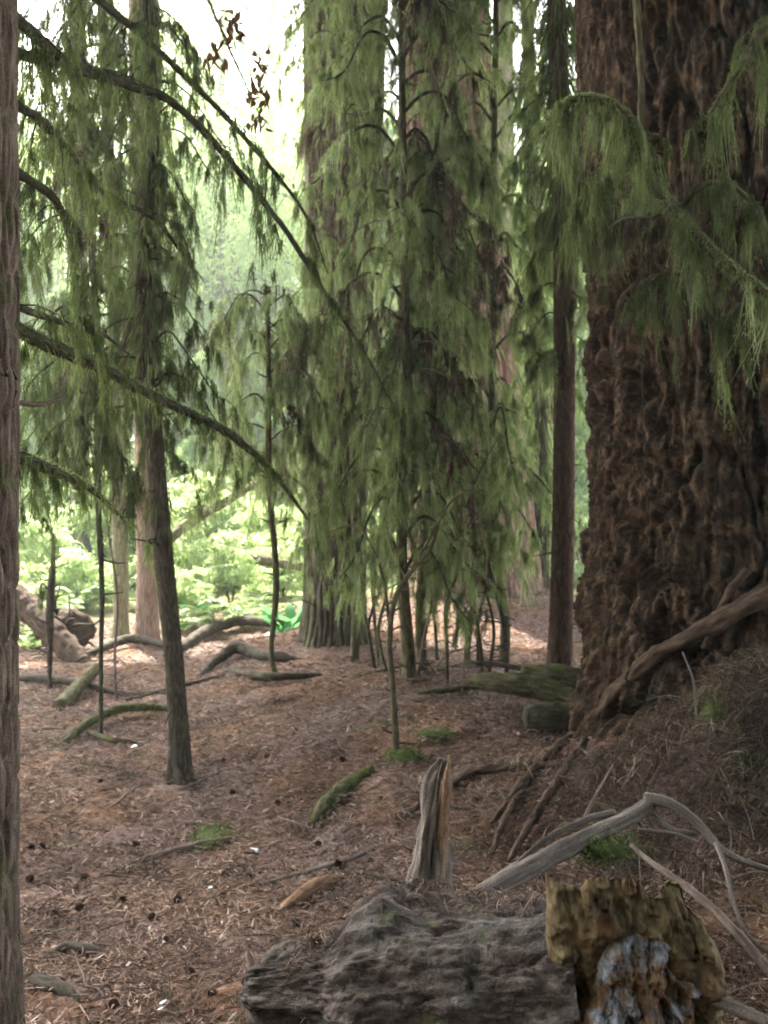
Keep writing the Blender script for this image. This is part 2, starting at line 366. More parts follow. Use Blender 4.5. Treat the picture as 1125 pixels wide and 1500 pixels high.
# ------------------------------------------------------------------ foliage on branches
def drape(mb, path, n_tw, tw=(.12, .35), hang=(.06, .25), wd=.005, per=22, start=.12, bias=None, tcen=.5, droop=.9, ns=8, nd=5, wood=None):
    """drooping side twigs along a branch, each hung with strands"""
    C = catmull(path, 200); T = np.gradient(C, axis=0); T /= np.linalg.norm(T, axis=1)[:, None]+1e-9
    s = start+(1-start)*rng.random(n_tw); k = np.clip((s*199).astype(int), 0, 199)
    p0 = C[k]; t0 = T[k]
    a = rng.normal(0, 1, (n_tw, 3)); a -= t0*np.sum(a*t0, 1)[:, None]; a[:, 2] *= .35
    a /= np.linalg.norm(a, axis=1)[:, None]+1e-9
    d = a+t0*rng.uniform(.1, .9, n_tw)[:, None]; d /= np.linalg.norm(d, axis=1)[:, None]
    L = rng.uniform(tw[0], tw[1], n_tw)*(1.05-.45*s)
    tt = rng.normal(tcen, .16, n_tw)
    sc = wd/.0075; per = max(2, int(round(per/5)))
    u = rng.random((n_tw, per))**.75
    c = p0[:, None]+d[:, None]*(L[:, None]*u)[..., None]
    c[..., 2] -= droop*L[:, None]*u**2
    A = c.reshape(-1, 3); nA = len(A)
    AD = (d[:, None]*(.25*rng.random((n_tw, per, 1)))).reshape(-1, 3)+rng.normal(0, .12, (nA, 3)); AD[:, 2] -= 1
    AL = rng.uniform(hang[0], hang[1], nA)*rng.choice([.35, .6, .9, 1.2], nA)
    At = np.clip(np.repeat(tt, per)+rng.normal(0, .2, nA), 0, 1)
    k = np.repeat(np.arange(nA), ns); n = len(k)
    P = A[k]+rng.normal(0, .009*sc, (n, 3)); D = AD[k]+rng.normal(0, .07, (n, 3))
    LL = AL[k]*rng.uniform(.35, 1, n); tn = np.clip(At[k]+rng.normal(0, .07, n), 0, 1)
    ribbons(mb, P, D, LL, wd*rng.uniform(.3, .8, n), .1, 4, tn, (.8, 1, .7, .1), .2)
    m = nd; k2 = np.repeat(np.arange(n), m); u2 = rng.random(n*m)**1.3
    Dn = D/np.linalg.norm(D, axis=1)[:, None]
    Q = P[k2]+Dn[k2]*(LL[k2]*u2)[:, None]
    E = rng.normal(0, .55, (n*m, 3)); E[:, 2] -= 1.0
    ribbons(mb, Q, E, wd*rng.uniform(2.0, 5.0, n*m), wd*rng.uniform(.4, .8, n*m), .2, 2, np.clip(tn[k2]+rng.normal(0, .08, n*m), 0, 1), (1, .35), 0)
    u3 = rng.random((n_tw, 20)); Q = p0[:, None]+d[:, None]*(L[:, None]*u3)[..., None]; Q[..., 2] -= droop*L[:, None]*u3**2
    Q = Q.reshape(-1, 3); E = rng.normal(0, .8, Q.shape); E[:, 2] -= .3
    ribbons(mb, Q, E, wd*rng.uniform(2.5, 6, len(Q)), wd*rng.uniform(.5, .9, len(Q)), .2, 2, np.clip(np.repeat(tt, 20)+rng.normal(.05, .12, len(Q)), 0, 1), (1, .3), 0)
    if wood is not None:
        ribbons(wood, p0, d, L, .006*sc+.005*sc*rng.random(n_tw), droop, 5, rng.random(n_tw), (1, .8, .5, .2), .1)
def fuzz(mb, path, R, n, ln=.03, wd=.004, tcen=.6):
    C = catmull(np.hstack([npv(path), np.broadcast_to(npv(R), (len(path),))[:, None]]), 300)
    k = rng.integers(0, 300, n); a = rng.normal(0, 1, (n, 3)); a[:, 2] += .5
    T = np.gradient(C[:, :3], axis=0); T /= np.linalg.norm(T, axis=1)[:, None]+1e-9
    a -= T[k]*np.sum(a*T[k], 1)[:, None]; a /= np.linalg.norm(a, axis=1)[:, None]
    ribbons(mb, C[k, :3]+a*C[k, 3:]*.85, a+rng.normal(0, .5, (n, 3)), rng.uniform(.5, 1.3, n)*ln, wd, .6, 3, np.clip(rng.normal(tcen, .2, n), 0, 1), (1, .8, .1))
TW = .32
def branch(tree, path, R, n_tw, mat='branch', leaf='moss', label=None, nm='branch', mossfuzz=0, **kw):
    b = MB(); tube(b, path, R, 8, step=.03, rough=.35, seed=int(rng.integers(1, 900)))
    f = MB(); kw['tcen'] = kw.get('tcen', .5)+rng.normal(0, .11)
    if n_tw: drape(f, path, max(4, int(n_tw*TW)), wood=b, **kw)
    o = b.build(nm, M[mat], tree)
    if label: o['label'] = label
    if mossfuzz: fuzz(f, path, R, mossfuzz)
    if f.n: f.build('foliage', M[leaf], o)
    return o
def px(pts, y0=None, y1=None):
    """pixel track with depth: (u, v) pairs between two depths, or (u, v, y) triples"""
    if y0 is None: return [at(*p) for p in pts]
    n = len(pts); return [at(p[0], p[1], y0+(y1-y0)*q/(n-1)) for q, p in enumerate(pts)]
def rnd_bark(amp, fr, st):
    def f(TH, S, R):
        x = np.cos(TH); y = np.sin(TH)
        return amp*fbm(x*R*fr, y*R*fr, S*fr*st, seed=3, o=4)
    return f
def furrow(amp, wdt, lng, rad):
    """plated bark: raised cells longer than wide with deep cracks between"""
    per = max(6, int(2*np.pi*rad/wdt))
    def f(TH, S, R):
        w = .35*fbm(np.cos(TH)*4*rad/.3, np.sin(TH)*4*rad/.3, S*3, seed=11, o=3)
        x = np.mod(TH/(2*np.pi)*per+w*1.3+.25*np.sin(S*2.1), per); y = S/lng+w
        f1, f2, idv = cells(x, y, per, 4)
        e = sstep(.03, .34, f2-f1)
        fine = fbm(np.cos(TH)*rad*40, np.sin(TH)*rad*40, S*9, seed=21, o=3)
        return amp*((e-1)+.35*(idv-.5)+.28*fine)
    return f
def crown_mesh(mb, c, rad, n, size, lo=.15, clear=False):
    """leaf-spray clumps through an uneven crown volume"""
    nc = max(12, n//130)
    d = rng.normal(0, 1, (nc, 3)); d /= np.linalg.norm(d, axis=1)[:, None]
    q = npv(c)+d*npv(rad)*(rng.uniform(lo, 1, nc)**.6)[:, None]
    k = rng.integers(0, nc, n)
    P = q[k]+rng.normal(0, 1, (n, 3))*npv(rad)*np.array([.13, .13, .07])
    if clear:  # leaves hanging in the camera's view are cut away
        k2 = (P[:, 1] < -.6) | (P[:, 2] > 2.6+.66*np.clip(P[:, 1], 0, 99)) | (np.abs(P[:, 0]) > 1.6+.62*np.clip(P[:, 1], 0, 99)); P = P[k2]; k = k[k2]; n = len(P)
    D = (P-npv(c))*np.array([1, 1, .2]); D /= np.linalg.norm(D, axis=1)[:, None]+1e-9
    D = D+rng.normal(0, .6, (n, 3)); D[:, 2] -= .4
    tt = np.clip(.5+.3*(rng.random(nc)-.5)[k]+rng.normal(0, .2, n), 0, 1)
    ribbons(mb, P, D, size*rng.uniform(.6, 1.5, n), size*.34*rng.uniform(.6, 1.3, n), .35, 3, tt, (.5, 1, .15), .2)
    return q
def crown(tree, c, rad, n, size=.32, mat='crown', limbs=True):
    f = MB(); q = crown_mesh(f, c, rad, n, size, clear=True)
    f.build('crown', M[mat], tree)

# ------------------------------------------------------------------ the giant on the right
def giant():
    z0 = -.25; zt = 15.0
    t = root('giant_conifer', (GX, GY, lay(GX, GY)), 'huge old conifer with dark flaking bark beside the rotten log', 'tree')
    nt, nz = 760, 760
    th = np.arange(nt)/nt*2*np.pi
    zz = np.concatenate([np.linspace(z0, 5.2, nz), np.linspace(5.3, zt, 60)])
    TH, S = np.meshgrid(th, zz)
    hz = np.clip(S-.05, 0, None)
    lobes = .5+.28*np.cos(3*TH+.9)+.22*np.cos(5*TH+2.2)
    # the buttress towards the left front of the picture
    but = np.exp(-((np.mod(TH-np.radians(222)+np.pi, 2*np.pi)-np.pi)/.42)**2)
    R = 1.15-.008*S + .38*lobes*np.exp(-hz/.45)+.30*but*np.exp(-hz/.38)+.05*np.exp(-hz/1.6)
    R = R+.05*fbm(np.cos(TH)*1.6, np.sin(TH)*1.6, S*.5, seed=8, o=3)
    low = sstep(3.2, 1.5, S)
    c1, s1 = np.cos(TH), np.sin(TH)
    wx = .35*fbm(c1*3, s1*3, S*2.0, seed=11, o=3); wz = .5*fbm(c1*3+9, s1*3, S*2.0, seed=12, o=3)
    def terrace(q, k):
        q = q*k; f = np.floor(q); return (f+sstep(.36, .6, q-f))/k
    n1 = fbm(c1*7+wx, s1*7+wx, S*1.15+wz, seed=13, o=5)
    n2 = fbm(c1*17+wx*2, s1*17, S*2.6+wz*2, seed=14, o=4)
    fl = terrace(n1*.9+n2*.4, 9)
    fis = 1-sstep(.0, .13, np.abs(fbm(c1*5.5+wx*1.6, s1*5.5+wx*1.6, S*1.15+wz*.6, seed=15, o=4)))
    big = 1-sstep(.0, .09, np.abs(fbm(c1*2.8+wx*.8, s1*2.8+wx*.8, S*.75+wz*.4, seed=16, o=4)))
    fine = fbm(c1*45, s1*45, S*14, seed=21, o=3)
    strg = fbm(c1*34+wx*3, s1*34, S*2.2, seed=23, o=4)
    hole = sstep(.22, .5, fbm(c1*4.5, s1*4.5, S*1.05, seed=41, o=4))
    per = 110; fx = np.mod(TH/(2*np.pi)*per+fbm(c1*9, s1*9, S*4, seed=27, o=3)*3.5, per)
    f1, f2, idv = cells(fx, S/.26+fbm(c1*9+5, s1*9, S*4, seed=28, o=3)*2.2, per, 4)
    fl = fl+.13*(idv-.5)*sstep(.0, .25, f2-f1)-.10*(1-sstep(.0, .16, f2-f1))
    R = R+low*(.15*fl-.075*fis+.014*fine+.05*strg-.15*hole-.10*big)+(1-low)*(.05*strg-.06*fis+.03*fl+.012*fine-.08*big)
    V = np.stack([GX+.12-.031*np.clip(S, 0, 20)+R*np.cos(TH), GY+R*np.sin(TH), S], -1)
    bk = np.stack([np.cos(TH)*1.1, np.sin(TH)*1.1, S], -1)
    n = len(zz); i = np.arange(n-1)[:, None]*nt; j = np.arange(nt)[None]; j2 = (j+1) % nt
    mb = MB(); mb.add(V.reshape(-1, 3), np.stack([i+j, i+j2, i+nt+j2, i+nt+j], -1).reshape(-1, 4), None, bk.reshape(-1, 3))
    mb.build('trunk', M['giant'], t)
    def tpt(u, v, up):
        y = 2.0
        while y < 9:
            p = at(u, v, y); zz_ = p[2]
            Rr = 1.17-.008*zz_+.26*math.exp(-max(zz_-.05, 0)/.45)
            if zz_ <= lay(p[0], p[1]) or math.hypot(p[0]-(GX+.12-.031*max(zz_, 0)), p[1]-GY) <= Rr: break
            y += .02
        return at(u, v, y-up)
    rp = lambda L_, up=.13: [tpt(u, v, up) for (u, v, *_y) in L_]
    # roots
    def rt(p, r, lab=None, mat='root'):
        b = MB(); tube(b, p, r, 20, step=.01, rough=.4, seed=int(rng.integers(1, 99)), disp=lambda a_, s_, r_: rnd_bark(.012, 28, .3)(a_, s_, r_)+rnd_bark(.006, 90, .5)(a_, s_, r_))
        o = b.build('root', M[mat], t)
        if lab: o['label'] = lab
    rt(rp([(1200, 850, 4.3), (1120, 872, 4.2), (1050, 912, 4.1), (965, 958, 4.02), (905, 1010, 3.95), (878, 1046, 3.92), (835, 1082, 3.92), (790, 1122, 3.95), (757, 1160, 3.95), (720, 1205, 3.9)]),
       [.06, .056, .05, .042, .04, .038, .034, .03, .024, .008], 'long bare root running down across the bark to the litter')
    rt(rp([(1095, 835, 4.25), (1060, 880, 4.15), (1030, 950, 4.08)]), [.02, .018, .012])
    rt(rp([(800, 1105, 4.3), (745, 1190, 4.0), (720, 1250, 3.85)]), [.022, .017, .008])
    rt(rp([(830, 1120, 4.2), (700, 1130, 4.4), (640, 1165, 4.3), (600, 1190, 4.2)]), [.022, .023, .02, .01])
    rt(rp([(860, 1080, 4.5), (800, 1170, 4.1), (760, 1235, 3.9), (745, 1262, 3.8)]), [.024, .02, .015, .007])
    # mossy boughs; those in shade carry the darkened moss colour
    branch(t, px([(1010, 330, 5.0), (950, 262, 4.8), (932, 210, 4.6), (915, 168, 4.5), (872, 145, 4.45), (830, 150, 4.45), (800, 178, 4.5)]),
           [.03, .026, .024, .022, .02, .016, .006], 130, 'mossy', 'moss', 'mossy bough arching in front of the trunk', hang=(.12, .42), tw=(.05, .3), wd=.006, per=20, tcen=.42, mossfuzz=4200)
    branch(t, px([(905, 215, 5.1), (955, 272, 4.75), (1000, 325, 4.5), (1062, 385, 4.4), (1115, 425, 4.35), (1190, 480, 4.3)]),
           [.03, .03, .026, .024, .02, .01], 60, 'mossy', 'moss', hang=(.1, .36), tw=(.05, .25), wd=.006, per=18, start=.45, tcen=.45, mossfuzz=4200)
    branch(t, px([(1210, -20, 4.9), (1150, 10, 4.5), (1105, 60, 4.4), (1085, 100, 4.3), (1050, 150, 4.3), (1035, 175, 4.3)]),
           [.03, .024, .02, .016, .01, .004], 80, 'mossy', 'moss_shade', hang=(.1, .4), tw=(.08, .3), wd=.006, per=20, start=.2, tcen=.4, mossfuzz=800)
    branch(t, px([(985, 320, 4.9), (1025, 275, 4.6), (1060, 268, 4.5), (1095, 290, 4.45), (1110, 330, 4.45)]),
           [.02, .016, .014, .01, .004], 60, 'mossy', 'moss_shade', hang=(.1, .32), tw=(.06, .22), wd=.006, per=20, tcen=.5)
    branch(t, px([(915, -120, 4.9), (930, -20, 4.7), (938, 90, 4.65), (940, 180, 4.65), (945, 240, 4.75), (965, 290, 4.95)]),
           [.02, .019, .018, .017, .015, .012], 0, 'mossy', label='bare limb hanging straight down the trunk')
    branch(t, px([(905, 330, 5.0), (880, 300, 4.7), (862, 258, 4.6), (850, 262, 4.55), (840, 330, 4.55)]),
           [.018, .014, .012, .01, .004], 90, 'mossy', 'moss_shade', hang=(.12, .45), tw=(.05, .26), wd=.006, per=20, tcen=.5)
    branch(t, px([(1000, 300, 4.9), (960, 318, 4.6), (915, 320, 4.5), (890, 335, 4.45)]),
           [.012, .01, .008, .003], 55, 'twig', 'brush', 'dead grey spray against the bark', hang=(.06, .26), tw=(.06, .25), wd=.004, per=14, tcen=.55)
    branch(t, px([(1020, 400, 4.9), (985, 400, 4.6), (950, 410, 4.55), (925, 440, 4.55)]),
           [.012, .01, .008, .003], 70, 'mossy', 'moss_shade', hang=(.08, .3), tw=(.06, .25), wd=.005, per=18, tcen=.35)
    branch(t, px([(1120, 470, 4.7), (1090, 445, 4.45), (1060, 470, 4.4), (1045, 520, 4.4)]),
           [.012, .01, .008, .003], 45, 'mossy', 'moss_shade', hang=(.1, .34), tw=(.05, .2), wd=.006, per=18, tcen=.45)
    branch(t, px([(1000, 360, 4.6), (1008, 420, 4.45), (1014, 470, 4.42), (1012, 510, 4.42)]), [.006, .005, .004, .002], 0, 'grey', nm='dead_twig')
    crown(t, (GX-1.0, GY-2.4, 9.6), (5.6, 5.6, 3.6), 30000, .42)  # crown stretched forward over the camera, shaped for its shade
giant()

# brushy debris heaped on the giant's foot
def brush():
    mb = MB(); n = 15000
    x = rng.normal(1.95, .62, n); y = rng.normal(4.25, .42, n)
    k = (x > .75) & (y < 5.0) & (y > 2.6); x, y = x[k], y[k]; n = len(x)
    P = np.stack([x, y, hgt(x, y)+.08*rng.random(n)**2], 1)
    D = rng.normal(0, 1, (n, 3)); D[:, 2] = np.abs(D[:, 2])*.55+.05
    ribbons(mb, P, D, rng.uniform(.04, .24, n), rng.uniform(.0018, .0048, n), .55, 5, rng.random(n), (1, .9, .7, .3), .5)
    n = 5000; x = rng.normal(1.7, .75, n); y = rng.normal(3.5, .6, n); k = (x > .55) & (y > 2.3); x, y = x[k], y[k]; n = len(x)
    P = np.stack([x, y, hgt(x, y)+.05*rng.random(n)**2], 1)
    D = rng.normal(0, 1, (n, 3)); D[:, 2] = np.abs(D[:, 2])*.4+.03
    ribbons(mb, P, D, rng.uniform(.05, .32, n), rng.uniform(.002, .0055, n), .4, 5, rng.random(n), (1, .9, .7, .3), .4)
    nc = 150; cx = rng.normal(1.75, .55, nc); cy = rng.normal(4.0, .55, nc); k = rng.integers(0, nc, 15000)
    k = k[(cx[k] > .75) & (cy[k] > 2.6)]; n = len(k); sz = rng.uniform(.03, .09, nc); tc = rng.beta(1.6, 1.6, nc)
    x = cx[k]+rng.normal(0, 1, n)*sz[k]; y = cy[k]+rng.normal(0, 1, n)*sz[k]
    P = np.stack([x, y, hgt(x, y)+(.02+.09*rng.random(nc))[k]+.03*rng.random(n)], 1)
    D = rng.normal(0, 1, (n, 3)); D[:, 2] -= .4
    ribbons(mb, P, D, rng.uniform(.03, .12, n), rng.uniform(.002, .006, n), .6, 4, np.clip(tc[k]+rng.normal(0, .15, n), 0, 1), (.9, 1, .7, .2), .5)
    tag(mb.build('dry_brush', M['brush']), 'tangle of dry twigs and needles heaped at the foot of the huge tree', 'brush', kind='stuff')
brush()

# ------------------------------------------------------------------ trunk helper
def trunk_tree(name, label, pts, R, mat, nseg=40, step=.02, disp=None, top=12, cat='tree', group=None, crn=None):
    """pts: (u, v, y); the first is the foot"""
    P = px(pts)
    foot = P[0].copy(); zf = lay(foot[0], foot[1])
    foot[2] = zf
    t = root(name, foot, label, cat, group)
    P = [np.array([foot[0], foot[1], zf-.15])]+[p for p in P if p[2] > zf-.05]
    R = list(R); R = [R[0]]+R[:len(P)-1]
    if top:
        l = P[-1]; d = (P[-1]-P[-2]); d = d/max(abs(d[2]), .1); d[:2] = np.clip(d[:2], -.1, .1)
        P.append(l+np.array([d[0]*(top-l[2]), d[1]*(top-l[2]), top-l[2]])); R.append(R[-1]*.75)
    ph = rng.random()*6.28; d0 = disp
    def disp(TH, S, R_):
        r0 = min(R[0], .13); b = .8*r0*np.exp(-np.clip(S-.12, 0, 9)/(.9*r0+.02))*(.35+.35*np.cos(3*TH+ph)+.3*np.cos(5*TH+2*ph))
        return b+(d0(TH, S, R_) if d0 else 0)
    mb = MB(); C, rr_ = tube(mb, P, R, nseg, step=step, disp=disp)
    for q in range(int(min(26, 5*len(pts)))):            # snapped twig stubs
        kk = rng.integers(2, max(3, len(C)-1)); a_ = rng.random()*6.28; l_ = rng.uniform(.03, .16)*(1 if R[0] < .2 else 1.6)
        dd = np.array([math.cos(a_), math.sin(a_), rng.uniform(-.6, .5)]); r_ = min(.009, rr_[kk]*.4)
        p_ = C[kk]+dd*rr_[kk]*.6
        tube(mb, [p_, p_+dd*l_*.6+rng.normal(0, .008, 3), p_+dd*(l_+rr_[kk]*.4)+rng.normal(0, .02, 3)], [r_, r_*.8, r_*.4], 5, step=.03)
    mb.build('trunk', M[mat], t)
    if crn: crown(t, *crn)
    return t

# near trunk at the left edge
y = 2.35
TL = trunk_tree('conifer', 'straight furrowed conifer trunk standing closest to the camera, cut by the left picture edge',
    [(-76, 1720, y), (-72, 1500, y), (-68, 1100, y), (-66, 600, y), (-66, 0, y)], [.16, .152, .15, .147, .142], 'near', 260, .007,
    furrow(.012, .026, .15, .15), 11, crn=((-.8, -3.6, 4.6), (7.5, 4.2, 4.8), 38000, .42))  # oversized crown set behind the camera, added to shade the front
TW = .25
br = dict(leaf='moss_shade', wd=.005, per=20, hang=(.06, .28), tw=(.08, .32), tcen=.34)  # low tint paints the near boughs as dark silhouettes
branch(TL, px([(-20, -10, 2.4), (35, 38, 2.7), (110, 98, 3.1), (190, 125, 3.4), (255, 152, 3.6), (330, 228, 4.0), (420, 340, 4.4), (470, 420, 4.6), (530, 510, 4.9), (585, 610, 5.1)]),
       [.02, .019, .018, .017, .016, .015, .013, .011, .008, .004], 150, label='long thin bough sloping down across the clearing', start=.06, **br)
branch(TL, px([(-20, 60, 2.45), (40, 82, 2.8), (110, 96, 3.2), (180, 112, 3.5), (235, 135, 3.7)]), [.018, .016, .014, .01, .004], 80, **br)
branch(TL, px([(-20, 455, 2.45), (60, 500, 2.9), (150, 540, 3.4), (230, 583, 3.9), (330, 632, 4.3), (398, 690, 4.7), (450, 760, 5.0)]),
       [.024, .024, .023, .022, .02, .014, .006], 65, label='thick dark mossy bough at mid height', mossfuzz=1500, **dict(br, hang=(.04, .15), tw=(.04, .18)))
branch(TL, px([(-20, 650, 2.4), (35, 672, 2.6), (80, 690, 2.8), (135, 718, 3.1), (180, 760, 3.3)]), [.02, .019, .017, .011, .004], 32, mossfuzz=500, **dict(br, hang=(.04, .16), tw=(.05, .2)))
branch(TL, px([(-20, 425, 2.45), (40, 455, 2.8), (100, 475, 3.2), (150, 490, 3.5), (190, 520, 3.7)]), [.014, .012, .01, .008, .003], 60, **br)
branch(TL, px([(-20, 130, 2.45), (50, 170, 2.9), (95, 215, 3.2), (150, 282, 3.6), (222, 318, 4.0), (262, 365, 4.2), (285, 400, 4.3)]), [.016, .015, .014, .013, .011, .007, .003], 120, **br)
branch(TL, px([(20, -80, 2.5), (90, -40, 3.0), (150, 5, 3.4), (225, 68, 3.8), (320, 160, 4.2), (400, 250, 4.6), (450, 320, 4.9), (480, 400, 5.1)]),
       [.018, .017, .016, .015, .013, .011, .007, .003], 130, **br)
branch(TL, px([(-20, 230, 2.45), (40, 262, 2.8), (85, 300, 3.1), (110, 380, 3.3), (118, 470, 3.4)]), [.016, .015, .014, .01, .004], 75, **br)

TW = .3
# slender dark leaning tree
y = 5.5
TS = trunk_tree('slender_tree', 'slender dark bare trunk with a kink, leaning left on the open litter slope',
    [(264, 1128, y), (261, 1060, y), (254, 960, y), (240, 820, y), (232, 720, y), (222, 600, y), (212, 520, y), (212, 330, y), (222, 180, y), (215, 0, y)],
    [.07, .06, .055, .058, .054, .05, .048, .047, .044, .04], 'dark', 56, .012, furrow(.004, .02, .06, .06), 8.5, crn=((-1.5, 5.4, 8.2), (2.2, 2.4, 1.8), 5000, .32))
def side_branches(t, u, y, v0, v1, n, reach, rise=.12, fall=.35, ntw=46, leaf='moss', mat='branch', lr=None, r=.009, yj=.5, ushift=None, **kw):
    for k in range(n):
        v = v0+(v1-v0)*(k+.3+.4*rng.random())/n
        uu = u(v) if callable(u) else u
        p = at(uu, v, y); sg = (1 if k % 2 else -1) if lr is None else lr
        L = reach*rng.uniform(.55, 1.15); a = rng.normal(0, yj)
        d = np.array([sg*math.cos(a), math.sin(a), 0])
        q = [p]
        for tt in (.25, .5, .75, 1.0):
            q.append(p+d*L*tt+np.array([0, 0, rise*L*math.sin(min(1, tt*1.3)*math.pi)*1.2-fall*L*tt**2.2+rng.normal(0, .02)]))
        dead = rng.random() < .14
        branch(t, q, [r, r*.85, r*.7, r*.5, r*.25], int(ntw*.8) if dead else ntw, mat, 'brush' if dead else leaf, 'dead brown bough' if dead else None, **kw)
us = lambda v: 212+(8 if v > 400 else 0)
side_branches(TS, us, 5.5, -40, 580, 20, .5, .1, .75, 42, 'moss_shade', r=.008, hang=(.08, .34), tw=(.05, .24), wd=.006, per=20, tcen=.5, start=.0)
branch(TS, px([(215, -60, 5.5), (290, -20, 5.2), (318, 30, 5.1), (335, 70, 5.0), (365, 135, 5.0), (385, 180, 5.0)]), [.012, .009, .008, .007, .005, .002], 0, label='dead twig hung with curled brown leaves')
def deadleaves():
    mb = MB()
    for (u, v, n, s) in ((338, 30, 16, 10), (345, 50, 14, 9), (315, 85, 16, 9), (378, 95, 8, 6), (385, 110, 8, 8), (375, 150, 14, 9), (382, 172, 14, 8), (372, 130, 8, 8), (350, 12, 8, 10)):
        P = np.array([at(u+rng.normal(0, s), v+rng.normal(0, s*1.3), 5.0+rng.normal(0, .05)) for _ in range(n)])
        D = rng.normal(0, .6, (n, 3)); D[:, 2] -= .8
        ribbons(mb, P, D, rng.uniform(.03, .075, n), rng.uniform(.018, .035, n), .3, 5, None, (.3, 1, .9, .3, .1), .9)
    return mb
deadleaves().build('dead_leaves', M['deadleaf'], TS)['kind'] = 'stuff'

def sleeve(t, pts, R, n, ln=.25, wd=.009, leaf='moss', tcen=.45):
    C = catmull(px(pts), 200); k = rng.integers(0, 200, n); a = rng.random(n)*6.28
    o = np.stack([np.cos(a), np.sin(a), np.zeros(n)], 1)
    nt_ = max(3, n//7); kk = rng.integers(0, n, nt_); k = k[kk][rng.integers(0, nt_, n)]; a = a[kk][rng.integers(0, nt_, n)]
    o = np.stack([np.cos(a), np.sin(a), np.zeros(n)], 1)+rng.normal(0, .15, (n, 3))
    P = C[k]+o*R+rng.normal(0, .015, (n, 3)); D = o*rng.uniform(.05, .7, n)[:, None]; D[:, 2] -= 1
    f = MB(); ribbons(f, P, D, ln*rng.choice([.25, .5, .8, 1.3], n)*rng.uniform(.7, 1.2, n), wd*rng.uniform(.5, 1.2, n), .15, 4, np.clip(tcen+.3*np.sin(k*.37+a)+rng.normal(0, .12, n), 0, 1), (.7, 1, .7, .1), .15)
    f.build('hanging_moss', M[leaf], t)
sleeve(TS, [(224, 590, 5.5), (213, 520, 5.5), (212, 330, 5.5), (222, 180, 5.5), (215, 0, 5.5)], .06, 2600, .13, .007, 'moss_shade', .5)
sleeve(TS, [(240, 820, 5.5), (232, 720, 5.5), (224, 600, 5.5)], .06, 260, .12, .006, 'moss_shade', .45)
# trunks beyond
trunk_tree('conifer', 'bare reddish straight trunk at the back of the litter flat', [(216, 948, 10.6), (215, 800, 10.6), (210, 600, 10.6), (205, 300, 10.6), (200, 0, 10.6)],
    [.135, .115, .108, .1, .095], 'red', 40, .03, furrow(.008, .035, .14, .11), 14, crn=((-2.6, 11.6, 12.4), (2.2, 2.0, 2.0), 2600, .42))
trunk_tree('conifer', 'thin pale greenish trunk beside the reddish one', [(178, 955, 11.2), (176, 800, 11.2), (168, 560, 11.2), (160, 250, 11.2), (150, 0, 11.2)],
    [.09, .075, .07, .065, .06], 'pale', 28, .03, furrow(.006, .03, .12, .08), 14, crn=((-4.8, 14.2, 13.0), (4.2, 3.4, 2.3), 17000, .42))  # crown shifted off its trunk and widened to block sun on the litter
TA = trunk_tree('old_conifer', 'thick straight dark mossy trunk left of centre behind the hanging moss',
    [(490, 985, 9.2), (489, 940, 9.22), (490, 860, 9.25), (494, 720, 9.3), (500, 500, 9.35), (503, 250, 9.4), (505, 0, 9.4)],
    [.33, .31, .30, .31, .35, .41, .43], 'olddark', 200, .025, furrow(.03, .08, .7, .35), 14,
    crn=((-.6, 9.6, 11.8), (3.6, 3.0, 2.4), 5000, .42))
TB = trunk_tree('old_conifer', 'broad flared reddish trunk rising from the mound behind the saplings',
    [(692, 880, 12.4), (692, 840, 12.4), (690, 760, 12.4), (684, 640, 12.4), (668, 400, 12.4), (655, 150, 12.4), (650, 0, 12.4)],
    [.86, .82, .74, .66, .62, .58, .56], 'oldred', 240, .035, lambda a, s, r: furrow(.045, .13, .8, .75)(a, s, r)+.05*np.cos(a*6+1.1)*np.exp(-s/.8), 15,
    crn=((.9, 12.8, 12.6), (4.0, 3.2, 2.6), 8000, .45))
T8 = trunk_tree('young_conifer', 'straight slim reddish brown trunk standing just left of the huge tree',
    [(820, 985, 7.9), (822, 900, 7.9), (826, 700, 7.9), (826, 450, 7.9), (822, 200, 7.9), (815, 0, 7.9)],
    [.11, .1, .093, .088, .082, .078], 'rust', 48, .015, furrow(.006, .025, .08, .09), 10, crn=((2.2, 8.5, 9.4), (2.4, 2.4, 1.8), 5000, .36))
side_branches(T8, 820, 7.9, -30, 560, 22, .42, .1, .5, 34, 'moss', r=.008, hang=(.1, .4), tw=(.06, .25), wd=.008, per=18, tcen=.42)
sleeve(T8, [(826, 340, 7.9), (825, 250, 7.9), (822, 195, 7.9)], .085, 900, .4, .012, 'moss', .45)
sleeve(T8, [(822, 180, 7.9), (815, -10, 7.9)], .08, 700, .3, .012, 'moss_shade', .5)
T7 = trunk_tree('dark_tree', 'dark moss-hung trunk in the bright gap right of the mound',
    [(790, 868, 13), (792, 760, 13), (790, 600, 13), (782, 400, 13), (778, 200, 13), (772, 0, 13)], [.12, .1, .095, .09, .085, .08], 'dark', 32, .04, furrow(.01, .04, .14, .09), 14.5, crn=((1.6, 15.2, 13.6), (3.4, 2.8, 2.2), 9000, .4))  # crown pushed back from its trunk to block sun on the mound
sleeve(T7, [(792, 760, 13), (790, 600, 13), (782, 400, 13), (776, 100, 13)], .1, 1500, .6, .02, 'moss_shade', .5)
side_branches(T7, 786, 13, -20, 800, 16, .5, .1, .7, 30, 'moss_shade', r=.012, hang=(.15, .55), tw=(.1, .4), wd=.012, per=16, tcen=.5)

